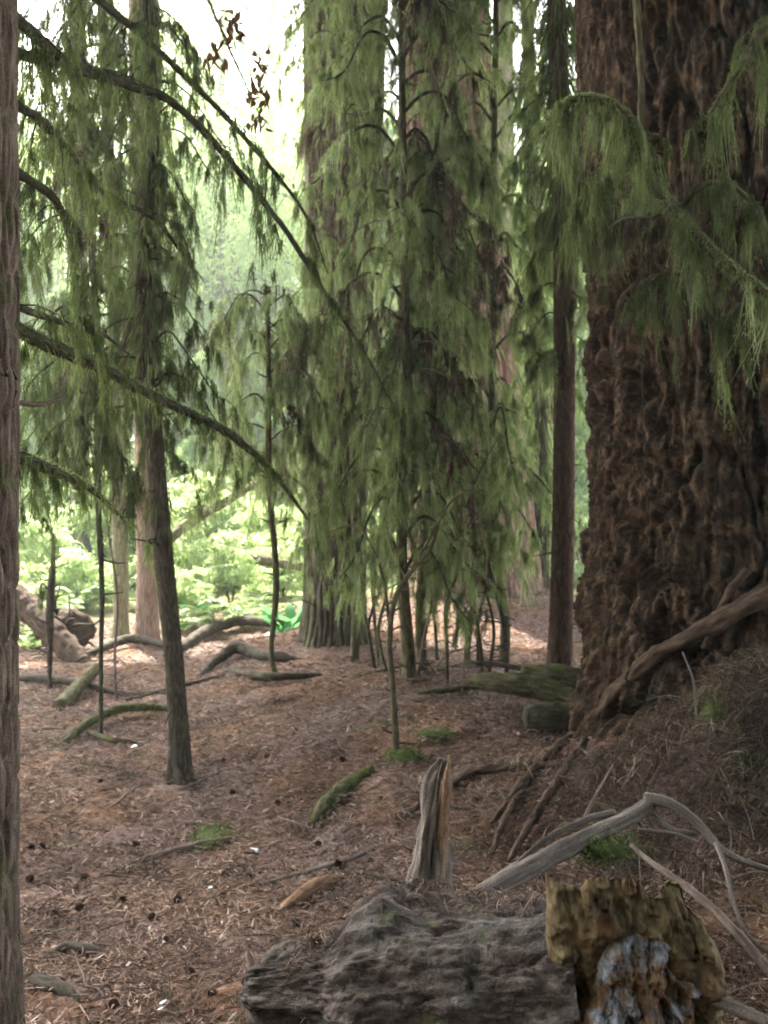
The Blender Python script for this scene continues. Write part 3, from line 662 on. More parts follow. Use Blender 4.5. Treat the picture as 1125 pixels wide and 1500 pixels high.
sleeve(TA, [(494, 740, 9.25), (494, 720, 9.3), (500, 500, 9.35), (505, 0, 9.4)], .37, 1300, .35, .014, 'moss', .42)
sleeve(TB, [(690, 760, 12.4), (684, 640, 12.4), (668, 400, 12.4), (655, 100, 12.4)], .6, 2200, .45, .018, 'moss', .5)
for (u, y, R0, lab, cx) in ((224, 18.0, .2, 'mossy trunk far back, mostly behind the slender dark trunk', -.6), (118, 18.5, .16, 'slim far trunk at left behind the hanging moss', -.8),
                        (462, 18.5, .2, 'far trunk showing at the left edge of the thick dark trunk', -.3), (742, 18.0, .2, 'far trunk right of the broad reddish trunk', .2)):
    x = (u-562.5)/F*y
    trunk_tree('conifer', lab, [(u, 900, y), (u-1, 800, y), (u-2, 500, y), (u-3, 200, y), (u-4, 0, y)], [R0*1.2, R0, R0*.95, R0*.9, R0*.85], 'mossy' if u < 400 else 'pale', 24, .06, furrow(.012, .05, .3, R0), 16,
               crn=((x+cx, y+.3, 14.2), (3.8, 3.2, 2.6), 13000, .42))  # trees added at the back so their high crowns shade the flat
# ------------------------------------------------------------------ moss-hung hemlock saplings in the middle
def hemlock(name, label, stem, R, v0, v1, n, reach, leaf='moss', mat='mossy', **kw):
    stem = [(u+(rng.normal(0, 4) if 0 < q else 0), v, yy) for q, (u, v, yy) in enumerate(stem)]
    t = trunk_tree(name, label, stem, R, mat, 16, .02, rnd_bark(.004, 40, .4), kw.pop('top', 0), 'sapling')
    P = px(stem); V = np.array([s[1] for s in stem]); U = np.array([s[0] for s in stem]); o = np.argsort(V)
    side_branches(t, lambda v: float(np.interp(v, V[o], U[o])), stem[0][2], v0, v1, max(5, int(n*1.15)), reach, leaf=leaf, **kw)
    return t
hm = dict(hang=(.1, .4), tw=(.1, .42), wd=.0075, per=24, tcen=.55, start=.05)
MAIN = hemlock('hemlock', 'tall moss-hung hemlock sapling with arching boughs in the middle of the picture',
    [(601, 1042, 7.3), (596, 960, 7.3), (592, 800, 7.3), (592, 600, 7.3), (592, 420, 7.3), (590, 250, 7.3), (586, 100, 7.3), (584, -60, 7.3), (584, -220, 7.3)],
    [.052, .042, .038, .035, .032, .028, .024, .02, .016], -200, 850, 44, .78, rise=.28, fall=.42, ntw=52, r=.015, yj=.8, **hm)
for q in range(9):
    v = 330+q*45+rng.normal(0, 10); sg = 1 if q % 3 else -1
    branch(MAIN, px([(592, v, 7.3), (592+sg*35, v-12, 7.1), (592+sg*75, v+8, 6.95), (592+sg*110, v+50, 6.9)]), [.008, .006, .004, .002], 24, 'twig', 'brush', 'dead grey-brown spray', hang=(.05, .3), tw=(.06, .3), wd=.005, per=16, tcen=.6)
hemlock('hemlock', 'dark upright hemlock sapling just right of the tall one',
    [(620, 1012, 7.7), (618, 900, 7.7), (622, 700, 7.7), (632, 500, 7.7), (640, 300, 7.7), (636, 170, 7.7)],
    [.045, .04, .035, .03, .022, .012], 180, 700, 20, .55, rise=.3, fall=.4, ntw=44, r=.012, yj=.8, **hm)
hemlock('hemlock', 'moss-draped hemlock between the mound and the slim reddish trunk',
    [(738, 975, 8.6), (736, 900, 8.6), (722, 780, 8.6), (720, 600, 8.6), (724, 400, 8.6), (722, 200, 8.6), (718, 0, 8.6), (716, -150, 8.6)],
    [.05, .045, .04, .036, .034, .03, .026, .02], -130, 800, 33, .78, rise=.25, fall=.45, ntw=46, r=.014, yj=.8, **dict(hm, tcen=.6, wd=.0085, hang=(.1, .38)))
hemlock('hemlock', 'small dead-limbed hemlock leaning at the mound foot',
    [(685, 945, 8.3), (690, 880, 8.3), (700, 800, 8.3), (692, 690, 8.3), (690, 600, 8.3)], [.03, .026, .022, .018, .008], 610, 820, 9, .45, rise=.2, fall=.6, ntw=34, r=.008, yj=.8, **hm)
hemlock('hemlock', 'sparse sapling curving up from a bent foot left of the old trunk',
    [(436, 1026, 7.6), (415, 1015, 7.6), (402, 970, 7.6), (399, 850, 7.6), (396, 700, 7.6), (390, 560, 7.6), (388, 430, 7.6)],
    [.022, .026, .026, .022, .019, .015, .007], 425, 720, 16, .62, rise=.2, fall=.4, ntw=40, r=.008, yj=.8, **hm)
LASTS = hemlock('hemlock', 'moss-hung sapling with dark drooping limbs behind the nearest trunk',
    [(148, 960, 6.2), (146, 860, 6.2), (146, 680, 6.2), (138, 520, 6.2), (130, 380, 6.2), (128, 200, 6.2), (126, 0, 6.2)],
    [.014, .018, .02, .022, .022, .02, .016], -20, 700, 26, .52, 'moss_shade', 'branch', rise=.15, fall=.6, ntw=44, r=.01, yj=.7, **dict(hm, tcen=.45, hang=(.08, .34)))
hemlock('hemlock', 'pale green feathery hemlock in front of the old trunk',
    [(520, 960, 8.4), (524, 860, 8.4), (520, 700, 8.4), (505, 500, 8.4), (500, 300, 8.4), (505, 120, 8.4), (510, -80, 8.4)],
    [.04, .034, .03, .028, .024, .02, .014], -60, 620, 20, .62, rise=.25, fall=.45, ntw=40, r=.009, yj=.8, **dict(hm, tcen=.62, hang=(.1, .38)))
LH = dict(hang=(.25, .75), tw=(.04, .16), wd=.007, per=22, tcen=.4, droop=.6)
for (u, v, n) in ((150, 590, 40), (190, 690, 30), (60, 480, 34), (120, 640, 24), (215, 430, 34), (45, 560, 20)):
    branch(LASTS, px([(146, v-30, 6.2), ((146+u)/2, v-38, 6.0), (u, v, 5.8), (u+(12 if u > 146 else -12), v+40, 5.75)]), [.01, .008, .006, .003], n, 'branch', 'moss_shade', **LH)
# bare crooked stem and small dead stems
S3 = trunk_tree('crooked_sapling', 'crooked thin mossy sapling forking near the moss tuft', [(580, 1092, 5.7), (576, 1020, 5.7), (571, 940, 5.7), (578, 880, 5.7), (600, 840, 5.7), (632, 800, 5.65), (650, 740, 5.6)],
    [.022, .019, .017, .016, .014, .011, .005], 'mossy', 12, .02, rnd_bark(.003, 50, .4), 0, 'sapling')
branch(S3, px([(572, 930, 5.7), (562, 850, 5.8), (545, 800, 5.9), (520, 770, 6.0), (480, 780, 6.1)]), [.012, .01, .008, .006, .003], 14, 'mossy', 'moss', hang=(.04, .12), tw=(.04, .12), per=10)
branch(S3, px([(601, 838, 5.7), (640, 770, 5.6), (665, 730, 5.55), (700, 712, 5.5)]), [.01, .008, .006, .003], 26, 'mossy', 'moss', hang=(.06, .2), tw=(.05, .18), per=12)
TD = trunk_tree('dead_sapling', 'short dark dead stem hung with rags of moss near the nearest trunk', [(73, 985, 8.0), (73, 900, 8.0), (76, 850, 8.0), (78, 790, 8.0), (68, 740, 8.0)], [.02, .035, .03, .012, .006], 'dark', 14, .03, rnd_bark(.012, 20, .4), 0, 'sapling')
branch(TD, px([(74, 870, 8.0), (62, 855, 8.0), (56, 880, 8.0)]), [.01, .008, .003], 14, hang=(.04, .14), tw=(.04, .1), leaf='moss_shade', per=10, wd=.008)
trunk_tree('dead_sapling', 'very thin bare twig-like stem on the left flat', [(170, 1015, 7.5), (168, 960, 7.5), (172, 880, 7.5), (162, 800, 7.5), (150, 700, 7.5)], [.012, .011, .01, .008, .004], 'twig', 8, .03, None, 0, 'sapling')
trunk_tree('dead_sapling', 'thin forked stem in front of the fluted old trunk', [(555, 975, 8.2), (548, 900, 8.2), (545, 820, 8.2), (550, 740, 8.2)], [.016, .015, .013, .006], 'mossy', 8, .03, None, 0, 'sapling')
trunk_tree('dead_sapling', 'thin leaning stem at the litter mound beside the saplings', [(705, 960, 8.0), (697, 900, 8.0), (690, 880, 8.0), (705, 800, 8.0)], [.016, .015, .013, .006], 'dark', 8, .03, None, 0, 'sapling')
trunk_tree('dead_sapling', 'bent dark limb stem hanging by the mossy logs', [(742, 972, 7.8), (738, 915, 7.8), (722, 850, 7.8), (705, 790, 7.8)], [.02, .02, .018, .008], 'dark', 8, .03, None, 0, 'sapling')

for q in range(8):
    u = [548, 566, 612, 640, 655, 668, 700, 716, 752, 768, 530, 598, 726][q]; y = rng.uniform(7.0, 9.5); v0 = 750+1.3*F/y; H = rng.uniform(120, 330)*8/y; ln = rng.normal(0, 40)
    pts = [(u, v0, y)]+[(u+ln*k/4+rng.normal(0, 7), v0-60-H*k/4, y) for k in range(5)]
    t = trunk_tree('dead_sapling', 'thin crooked stem in the tangle of stems before the mound', pts, [.016, .014, .012, .010, .008, .004], ('dark', 'mossy', 'twig')[q % 3], 8, .03, None, 0, 'sapling', 'thin stems around the mound')
    for z in range(3):
        k = rng.integers(2, 5); sg = rng.choice([-1, 1]); a = pts[k]
        branch(t, px([a, (a[0]+sg*18, a[1]+rng.normal(-6, 8), y-.1), (a[0]+sg*40, a[1]+rng.uniform(5, 45), y-.15)]), [.006, .004, .002], 16, 'twig', ('moss', 'brush', 'moss_shade')[z], hang=(.05, .22), tw=(.03, .14), wd=.006, per=12)
# ------------------------------------------------------------------ rotten log in front
def hollow_log():
    P1 = np.array([.53, 2.29, .33]); P0 = np.array([-.31, 2.64, .15])
    ax = P1-P0; L = np.linalg.norm(ax)
    t = root('rotten_log', ((P0+P1)/2-np.array([0, 0, .2])), 'big rotten log lying in the foreground with a ragged broken end', 'log')
    pts = [P0-ax/L*.06, P0, P0+ax*.14, P0+ax*.24, P0+ax*.34, P0+ax*.44, P0+ax*.6, P0+ax*.8, P1]
    R = [.06, .12, .135, .155, .235, .27, .235, .225, .23]
    mb = MB(); n = 260
    C = catmull(np.hstack([npv(pts), npv(R)[:, None]]), n); r = C[:, 3]; C = C[:, :3]
    T, N, B = frames(C); T[:] = ax/L
    up = np.array([0, 0, 1.]); N = np.cross(up, ax/L); N /= np.linalg.norm(N); U = np.cross(ax/L, N)
    s = np.concatenate([[0], np.cumsum(np.linalg.norm(np.diff(C, axis=0), axis=1))])
    nt = 300; th = np.arange(nt)/nt*2*np.pi; TH, S = np.meshgrid(th, s)
    RR = np.repeat(r[:, None], nt, 1)
    RR = RR*(1+.26*fbm(np.cos(TH)*1.5, np.sin(TH)*1.5, S*4.2, seed=61, o=3))+.016*fbm(np.cos(TH)*5, np.sin(TH)*5, S*13, seed=69, o=3)
    w = .5*fbm(np.cos(TH)*2, np.sin(TH)*2, S*6, seed=66, o=3)
    q = fbm(np.cos(TH)*4+w, np.sin(TH)*4+w, S*3.5+w, seed=64, o=4)*5; f = np.floor(q)
    RR = RR+.004*(f+sstep(.3, .5, q-f))
    RR = RR-.009*(1-sstep(0, .10, np.abs(fbm(np.cos(TH)*4+w, np.sin(TH)*4, S*5, seed=67, o=4))))
    RR = RR+.008*fbm(np.cos(TH)*9, np.sin(TH)*9, S*13, seed=65, o=4)+.003*fbm(np.cos(TH)*40, np.sin(TH)*40, S*40, seed=68, o=2)
    V = C[:, None]+RR[..., None]*(np.cos(TH)[..., None]*N+np.sin(TH)[..., None]*U)
    bk = np.stack([np.cos(TH)*.2, np.sin(TH)*.2, S], -1)
    i = np.arange(n-1)[:, None]*nt; j = np.arange(nt)[None]; j2 = (j+1) % nt
    mb.add(V.reshape(-1, 3), np.stack([i+j, i+j2, i+nt+j2, i+nt+j], -1).reshape(-1, 4), None, bk.reshape(-1, 3))
    mb.build('bark', M['log'], t)
    axu = np.array([.10, -.92, .34]); axu /= np.linalg.norm(axu)
    N = np.cross(up, axu); N /= np.linalg.norm(N); U = np.cross(axu, N); P1 = np.array([.585, 2.14, .44])
    # the broken shell at the open end: thick ragged rim flaring outwards
    k = NT('shell_wood')
    a = k.n('Attribute', attribute_name='bark').outputs['Vector']
    n1 = k.n('TexNoise', {'Vector': k.n('Mapping', {'Vector': a, 'Scale': (22, 22, 15)}).outputs[0], 'Scale': 1.0, 'Detail': 7.0, 'Roughness': .65, 'Distortion': .5}).outputs['Fac']
    n2 = k.n('TexNoise', {'Vector': a, 'Scale': 9.0, 'Detail': 4.0}).outputs['Fac']
    c = k.ramp(n1, [(.3, (.016, .011, .007)), (.46, (.07, .05, .024)), (.6, (.155, .115, .055)), (.76, (.31, .25, .155))])
    c = k.mix(k.ramp(n2, [(.5, 0.0), (.62, .8)]), c, k.ramp(n1, [(.3, (.04, .022, .012)), (.6, (.17, .098, .048)), (.75, (.32, .24, .15))]))
    b = k.n('Bump', {'Height': n1, 'Strength': .9, 'Distance': .012}).outputs[0]
    shell_m = k.surf(k.n('BsdfPrincipled', {'Base Color': c, 'Roughness': .9, 'Specular IOR Level': .15, 'Normal': b}).outputs[0])
    ns_, nt2 = 170, 150
    a_, b_ = np.meshgrid(np.linspace(-1, 1, ns_), np.linspace(0, 1, nt2))       # across, up
    tops = .645+.012*np.exp(-((a_+.9)/.25)**2)-.045*sstep(.2, .8, a_)-.05*sstep(.75, 1, a_)+.04*fbm(a_*3.5, a_*0, seed=71, o=4)+.02*fbm(a_*13, a_*0+3, seed=72, o=3)
    z = .10+(tops-.10)*b_
    x = .572+.19*a_+.012*fbm(b_*3, a_*0+np.sign(a_), seed=74, o=3)
    bow = 2.15+.055*np.maximum(0, -a_-.55)**1.2*2+.03*(b_-.5)-.03*np.maximum(0, a_-.5)*2+.10*(1-b_)*.0
    rel = .05*fbm(x*8, z*9, seed=76, o=5)+.012*fbm(x*24, z*20, seed=75, o=4)+.004*fbm(x*70, z*24, seed=77, o=3)
    q_ = fbm(x*7, z*12, seed=78, o=4)*4; rel = rel+.012*(np.floor(q_)+sstep(.3, .6, q_-np.floor(q_)))
    thin = np.sqrt(np.clip(np.minimum(1, (1-b_)*9)*np.minimum(1, (1-np.abs(a_))*7), 0, 1))
    fr = np.stack([x, bow-.035*thin+rel, z], -1); bk_ = np.stack([x, bow+.03*thin+.5*rel, z], -1)
    V = np.concatenate([fr.reshape(-1, 3), bk_.reshape(-1, 3)]); ii = np.arange(nt2-1)[:, None]*ns_; jj = np.arange(ns_-1)[None]; o_ = ns_*nt2
    q1 = np.stack([ii+jj, ii+jj+1, ii+ns_+jj+1, ii+ns_+jj], -1).reshape(-1, 4)
    top = (nt2-1)*ns_+np.arange(ns_-1); lf = np.arange(nt2-1)*ns_; rg_ = lf+ns_-1
    qs = [q1, q1[:, ::-1]+o_, np.stack([top, top+1, top+1+o_, top+o_], 1), np.stack([lf, lf+ns_, lf+ns_+o_, lf+o_], 1), np.stack([rg_, rg_+ns_, rg_+ns_+o_, rg_+o_], 1)]
    mb = MB(); mb.add(V, np.concatenate(qs), None, np.concatenate([np.stack([x, bow, z], -1).reshape(-1, 3)]*2))
    sh = mb.build('shell', shell_m, t); sh['label'] = 'ragged ochre slab of rotten wood at the broken log end'
    # pale rotten heartwood lumps inside
    k = NT('rotten_heart')
    a = k.n('Attribute', attribute_name='bark').outputs['Vector']
    n1 = k.n('TexNoise', {'Vector': k.n('Mapping', {'Vector': a, 'Scale': (34, 12, 20)}).outputs[0], 'Scale': 1.0, 'Detail': 8.0, 'Roughness': .68}).outputs['Fac']
    c = k.ramp(n1, [(.3, (.02, .016, .014)), (.38, (.05, .043, .04)), (.53, (.16, .16, .165)), (.7, (.4, .425, .47))])
    n2 = k.n('TexNoise', {'Vector': a, 'Scale': 13.0, 'Detail': 5.0, 'Roughness': .65}).outputs['Fac']
    c = k.mix(k.ramp(n2, [(.44, 0.0), (.54, 1.0)]), c, k.ramp(n1, [(.3, (.025, .015, .01)), (.52, (.13, .075, .038)), (.72, (.3, .21, .13))]))
    b = k.n('Bump', {'Height': n1, 'Strength': .7, 'Distance': .006}).outputs[0]
    heart_m = k.surf(k.n('BsdfPrincipled', {'Base Color': c, 'Roughness': .95, 'Specular IOR Level': .1, 'Normal': b}).outputs[0])
    nr, na = 150, 260
    rr, aa = np.meshgrid(np.linspace(0, 1, nr), np.arange(na)/na*2*np.pi, indexing='ij')
    cx, cy = rr*np.cos(aa)*.15, rr*np.sin(aa)*.185
    cx = cx*(1+.25*fbm(np.cos(aa)*2, np.sin(aa)*2, seed=83, o=3)); 
    dep = .085*np.sqrt(np.clip(1-rr**2, 0, 1))*(1+1.0*fbm(cx*14+4, cy*10, seed=81, o=5))+.03*fbm(cx*35, cy*28, seed=82, o=5)-.025
    V = np.stack([.565+cx+.02, 2.115-dep, .365+cy], -1)
    i = np.arange(nr-1)[:, None]*na; j = np.arange(na)[None]; j2 = (j+1) % na
    mb = MB(); mb.add(V.reshape(-1, 3), np.stack([i+j, i+na+j, i+na+j2, i+j2], -1).reshape(-1, 4), None, np.stack([cx, cy, dep], -1).reshape(-1, 3))
    mb.build('heartwood', heart_m, t)['label'] = 'crumbling blue-grey rotten wood inside the log'
    # stub on the left end
    mb = MB(); tube(mb, px([(470, 1430, 2.66), (430, 1418, 2.64), (398, 1415, 2.62), (386, 1424, 2.6)]), [.05, .034, .024, .012], 24, step=.006, rough=.7, seed=5)
    mb.build('knot', M['log'], t)
    # bits lying in the bark
    mb = MB(); n = 2600
    th = rng.uniform(.1, 1.2, n)*np.pi; q = rng.integers(40, n and 255, n)
    Pp = C[q]+(r[q]*1.06)[:, None]*(np.cos(th)[:, None]*N+np.sin(th)[:, None]*U)
    D = rng.normal(0, 1, (n, 3)); D[:, 2] = np.abs(D[:, 2])*.3
    ribbons(mb, Pp, D, rng.uniform(.008, .045, n), rng.uniform(.001, .005, n), .6, 4, .85*rng.random(n), (.7, 1, .8, .2), .5)
    o = mb.build('clinging_litter', M['litter'], t); o['kind'] = 'stuff'
    return t
hollow_log()

# ------------------------------------------------------------------ sticks, roots and fallen wood
def stick(name, label, pts, R, mat, nseg=12, cat='branch', rough=.25, fz=0, step=.015, group=None, extra=()):
    P = [npv(p) for p in pts]; o0 = P[len(P)//2].copy()
    mb = MB(); tube(mb, P, R, nseg, step=step, rough=rough, seed=int(rng.integers(1, 500)), disp=lambda a_, s_, r_: rnd_bark(np.max(R)*.2, 25, .5)(a_, s_, r_)+rnd_bark(np.max(R)*.1, 90, .4)(a_, s_, r_))
    for (p, r) in extra: tube(mb, p, r, 8, step=step, rough=rough, seed=int(rng.integers(1, 500)))
    o = mb.build(name, M[mat], None, origin=o0)
    tag(o, label, cat, group)
    if fz:
        f = MB(); fuzz(f, P, R, fz, .022, .004); f.build('moss', M['mossfuzz'], o)
    return o
stick('fallen_branch', 'thick grey weathered branch propped behind the rotten log', px([(640, 1352, 2.75), (690, 1322, 2.8), (750, 1285, 2.9), (850, 1232, 3.05), (925, 1195, 3.15), (958, 1172, 3.2)]),
      [.031, .034, .033, .029, .025, .02], 'grey', 24, fz=0,
      extra=[(px([(945, 1170, 3.2), (985, 1178, 3.15), (1020, 1205, 3.1), (1065, 1250, 3.0), (1130, 1275, 2.95)]), [.024, .018, .016, .013, .009]),
             (px([(955, 1195, 3.18), (985, 1215, 3.12), (1020, 1222, 3.1)]), [.014, .011, .008]),
             (px([(900, 1190, 3.25), (860, 1200, 3.2), (800, 1230, 3.1), (745, 1275, 3.0)]), [.012, .012, .011, .006])])
def moss_patch(name, label, u, v, y, n, s, cat='moss'):
    c = at(u, v, y); m = MB()
    P = c+rng.normal(0, 1, (n, 3))*npv(s); D = rng.normal(0, 1, (n, 3)); D[:, 2] = np.abs(D[:, 2])+.3
    ribbons(m, P, D, rng.uniform(.015, .05, n), .004, .5, 3, np.clip(rng.normal(.55, .2, n), 0, 1), (1, .8, .1))
    d = rng.normal(0, 1, (40, 3))
    a, b = np.meshgrid(np.arange(20)/20*2*np.pi, np.linspace(0, np.pi, 12))
    d = np.stack([np.sin(b)*np.cos(a), np.sin(b)*np.sin(a), np.cos(b)], -1)
    d = c+d*(1+.3*fbm(d[..., 0]*3, d[..., 1]*3, d[..., 2]*3, seed=n, o=3))[..., None]*npv(s)*np.array([1.5, 1.5, 1.2])
    ii = np.arange(11)[:, None]*20; jj = np.arange(20)[None]; j2 = (jj+1) % 20
    m.add(d.reshape(-1, 3), np.stack([ii+jj, ii+20+jj, ii+20+j2, ii+j2], -1).reshape(-1, 4), None, None, np.full(240, .4))
    tag(m.build(name, M['mossfuzz'], origin=c), label, cat, kind=None)
moss_patch('moss_tuft', 'green moss tuft hanging under the grey propped branch', 885, 1245, 3.05, 900, (.05, .03, .025), 'moss')
stick('fallen_branch', 'smooth brown rod-like branch slanting out at lower right', px([(925, 1238, 2.95), (960, 1268, 2.85), (1010, 1302, 2.72), (1065, 1352, 2.6), (1130, 1425, 2.5), (1180, 1490, 2.45)]), [.006, .010, .012, .013, .013, .012], 'twig')
stick('twig', 'thin pale twig bent down at the right edge', px([(1048, 1235, 2.9), (1062, 1270, 2.8), (1075, 1325, 2.7), (1100, 1375, 2.62), (1140, 1405, 2.6)]), [.006, .007, .006, .006, .004], 'grey')
stick('twig', 'short white twig by the grey branch fork', px([(935, 1215, 3.0), (990, 1222, 2.95), (1025, 1235, 2.92)]), [.006, .006, .004], 'grey')
stick('twig', 'pale stick poking out beside the rotten log end', px([(1045, 1465, 2.1), (1085, 1480, 2.05), (1130, 1500, 2.0)]), [.014, .014, .012], 'grey')
stick('twig', 'upright thin dead twig on the brushy root mound', px([(1000, 955, 4.0), (1016, 1000, 3.95), (1020, 1052, 3.95)]), [.003, .005, .004], 'grey')
stick('twig', 'leaning dead twig at the left of the root mound', px([(898, 1120, 3.75), (870, 1170, 3.65), (852, 1205, 3.6)]), [.003, .006, .006], 'twig')
def slab():
    f = gpt(628, 1345); o0 = f.copy()
    t = root('broken_stake', o0, 'upright splintered wooden stake standing behind the rotten log', 'stake')
    y = f[1]
    mb = MB(); P = px([(622, 1360, 2.78), (626, 1300, 2.78), (634, 1220, 2.8), (642, 1150, 2.82), (650, 1112, 2.83)])
    def dsp(TH, S, R): return .022*fbm(np.cos(TH)*2, np.sin(TH)*2, S*7, seed=91, o=4)+.010*fbm(np.cos(TH)*8, np.sin(TH)*8, S*5, seed=92, o=3)
    tube(mb, P, [.10, .062, .046, .036, .012], 60, step=.005, disp=dsp)
    mb.build('shaft', M['grey'], t)
    mb = MB(); tube(mb, px([(643, 1345, 2.75), (646, 1260, 2.76), (652, 1170, 2.78), (658, 1105, 2.79)]), [.012, .014, .014, .003], 14, step=.006, rough=.4, seed=4)
    mb.build('split_edge', M['rotten'], t)['label'] = 'fresh yellow split edge of the stake'
slab()
G = lambda *ps: [gpt(u, v, up) for (u, v, up) in ps]
stick('mossy_log', 'short moss-covered log chunk on the litter slope at picture middle', G((455, 1215, .01), (480, 1185, .03), (510, 1160, .03), (545, 1132, .02)), [.02, .04, .04, .02], 'mossy', 16, 'log', .3, 2600)
stick('mossy_branch', 'curved mossy branch lying left of the slender trunk', G((95, 1092, .01), (125, 1075, .06), (165, 1060, .09), (210, 1052, .08), (246, 1050, .05)), [.02, .03, .03, .026, .02], 'mossy', 14, 'branch', .3, 2200,
      extra=[(G((130, 1078, .02), (165, 1092, .03), (200, 1090, .01)), [.02, .02, .01])])
stick('log_chunk', 'short sawn-looking mossy log piece tipped up on the left flat', G((88, 1040, .03), (110, 1022, .06), (140, 1000, .12)), [.05, .052, .05], 'mossy', 18, 'log', .2, 700)
stick('fallen_branch', 'long low half-buried branch across the lower left litter', G((150, 1285, .0), (215, 1265, .02), (290, 1245, .025), (345, 1230, .015)), [.012, .016, .016, .01], 'twig', 12, fz=250)
stick('rotten_wood', 'crumbled orange rotten wood piece on the litter left of the stake', G((405, 1345, .0), (440, 1322, .015), (475, 1302, .02), (503, 1288, .0)), [.02, .035, .035, .015], 'rotten', 18, 'wood', .5)
stick('buried_root', 'smooth dark grey root humping out of the litter at lower left', G((68, 1408, .0), (95, 1400, .022), (130, 1404, .025), (170, 1412, .0)), [.015, .02, .02, .012], 'dark', 16, 'root', .3)
stick('buried_root', 'dark root end beside the nearest trunk at the bottom left corner', G((30, 1432, .0), (60, 1448, .02), (90, 1466, .03), (118, 1482, .01)), [.018, .022, .026, .018], 'dark', 16, 'root', .3)
stick('root', 'dark arched root at the back edge of the litter flat', G((292, 992, .0), (318, 975, .05), (345, 962, .08), (375, 965, .04), (405, 972, .07), (440, 968, .0)), [.02, .045, .06, .05, .05, .02], 'dark', 14, 'root', .3)
stick('fallen_branch', 'dark crooked stick lying on the left flat', G((30, 1000, .03), (70, 1003, .05), (120, 1012, .05), (185, 1022, .03), (250, 1018, .02)), [.03, .035, .03, .022, .015], 'dark')
stick('fallen_branch', 'thin dark stick beside the foot of the slender trunk', G((185, 1030, .02), (235, 1018, .03), (290, 1004, .03), (330, 992, .02)), [.012, .015, .015, .01], 'dark')
stick('fallen_branch', 'grey stick on the slope below the slender trunk', G((215, 1175, .01), (270, 1160, .02), (330, 1132, .02)), [.006, .008, .005], 'grey')
stick('fallen_branch', 'thin grey stick lying uphill of the orange rotten wood', G((385, 1300, .01), (450, 1285, .02), (520, 1262, .02), (560, 1240, .01)), [.007, .01, .01, .006], 'grey')
stick('fallen_branch', 'mossy stick running to the mossy log pile from the saplings', G((610, 1022, .02), (660, 1018, .04), (720, 1012, .04)), [.02, .025, .02], 'mossy', fz=500)
stick('twig', 'pale bent stick leaning on the left end of the rotten log', px([(362, 1395, 2.75), (372, 1430, 2.7), (385, 1480, 2.62), (392, 1540, 2.55)]), [.008, .012, .012, .01], 'twig')
stick('mossy_log', 'upper mossy log stub jutting from behind the huge tree foot', px([(860, 1000, 6.4), (815, 992, 6.4), (765, 988, 6.45)]), [.085, .082, .075], 'mossy', 24, 'log', .15, 900)
stick('mossy_log', 'lower long mossy log in the pile left of the huge tree', px([(840, 1022, 6.3), (790, 1008, 6.35), (740, 1000, 6.4), (690, 998, 6.5)]), [.08, .075, .07, .05], 'mossy', 24, 'log', .2, 1200)
stick('mossy_log', 'dark log end added in the shaded hollow under the pile', px([(850, 1055, 6.0), (800, 1050, 5.95), (770, 1052, 5.95)]), [.11, .1, .08], 'dark', 24, 'log', .25, 200)  # dark log stands in for the black shade of an open hollow
stick('fallen_branch', 'thin dark dead stick above the mossy log pile', px([(690, 970, 7.0), (740, 975, 6.9), (790, 985, 6.8)]), [.015, .02, .02], 'dark')
stick('fallen_log', 'pale fallen trunk leaning at the far left beside the upturned root', px([(20, 872, 10), (55, 905, 9.8), (95, 945, 9.5), (120, 975, 9.3)]), [.14, .13, .12, .1], 'root', 20, 'log', .15)
stick('fallen_log', 'arching pale fallen stem among the bright ferns', px([(235, 800, 14), (280, 765, 14.2), (330, 735, 14.5), (380, 705, 15)]), [.08, .075, .07, .05], 'mossy', 14, 'log', .15)
stick('fallen_log', 'mossy fallen stem lying across the bright undergrowth', px([(300, 800, 16), (360, 815, 15.5), (440, 830, 15)]), [.09, .09, .07], 'mossy', 14, 'log', .15)
for (a_, b_, c_, r_, lab) in (((245, 965, .03), (330, 930, .14), (420, 925, .1), .07, 'dark fallen log lying across the front of the ferns'), ((120, 965, .02), (190, 950, .1), (255, 955, .05), .05, 'dark stick log at the feet of the reddish and pale trunks'), ((330, 985, .02), (390, 1000, .05), (470, 995, .03), .035, 'dark root-like branch at the foot of the thick old trunk')):
    stick('fallen_log', lab, G(a_, b_, c_), [r_*.7, r_, r_*.6], 'dark', 14, 'log', .3)
def rootball():
    c = at(98, 925, 10.2); mb = MB()
    nt, npz = 60, 40
    a, b = np.meshgrid(np.arange(nt)/nt*2*np.pi, np.linspace(0, np.pi, npz))
    d = np.stack([np.sin(b)*np.cos(a), np.sin(b)*np.sin(a), np.cos(b)], -1)
    r = 1+.35*fbm(d[..., 0]*2, d[..., 1]*2, d[..., 2]*2, seed=51, o=4)
    V = c+d*r[..., None]*np.array([.26, .2, .24])
    i = np.arange(npz-1)[:, None]*nt; j = np.arange(nt)[None]; j2 = (j+1) % nt
    mb.add(V.reshape(-1, 3), np.stack([i+j, i+nt+j, i+nt+j2, i+j2], -1).reshape(-1, 4), None, (d*.25).reshape(-1, 3))
    for k in range(14):
        d = rng.normal(0, 1, 3); d[1] -= .6; d /= np.linalg.norm(d)
        p = c+d*.2; tube(mb, [p, p+d*.12+rng.normal(0, .04, 3), p+d*.22+rng.normal(0, .08, 3)], [.025, .015, .005], 6, step=.03)
    tag(mb.build('upturned_root', M['root'], origin=c), 'brown upturned root plate in front of the ferns at far left', 'root')
rootball()
c = gpt(590, 1112, .01)
moss_patch('moss_tuft', 'small bright moss tuft at the foot of the crooked sapling', 592, 1108, c[1], 1500, (.05, .05, .018))
c = gpt(640, 1085)
moss_patch('moss_tuft', 'dull green moss tuft on the slope right of the crooked sapling', 640, 1075, gpt(640, 1080)[1], 900, (.06, .05, .015))
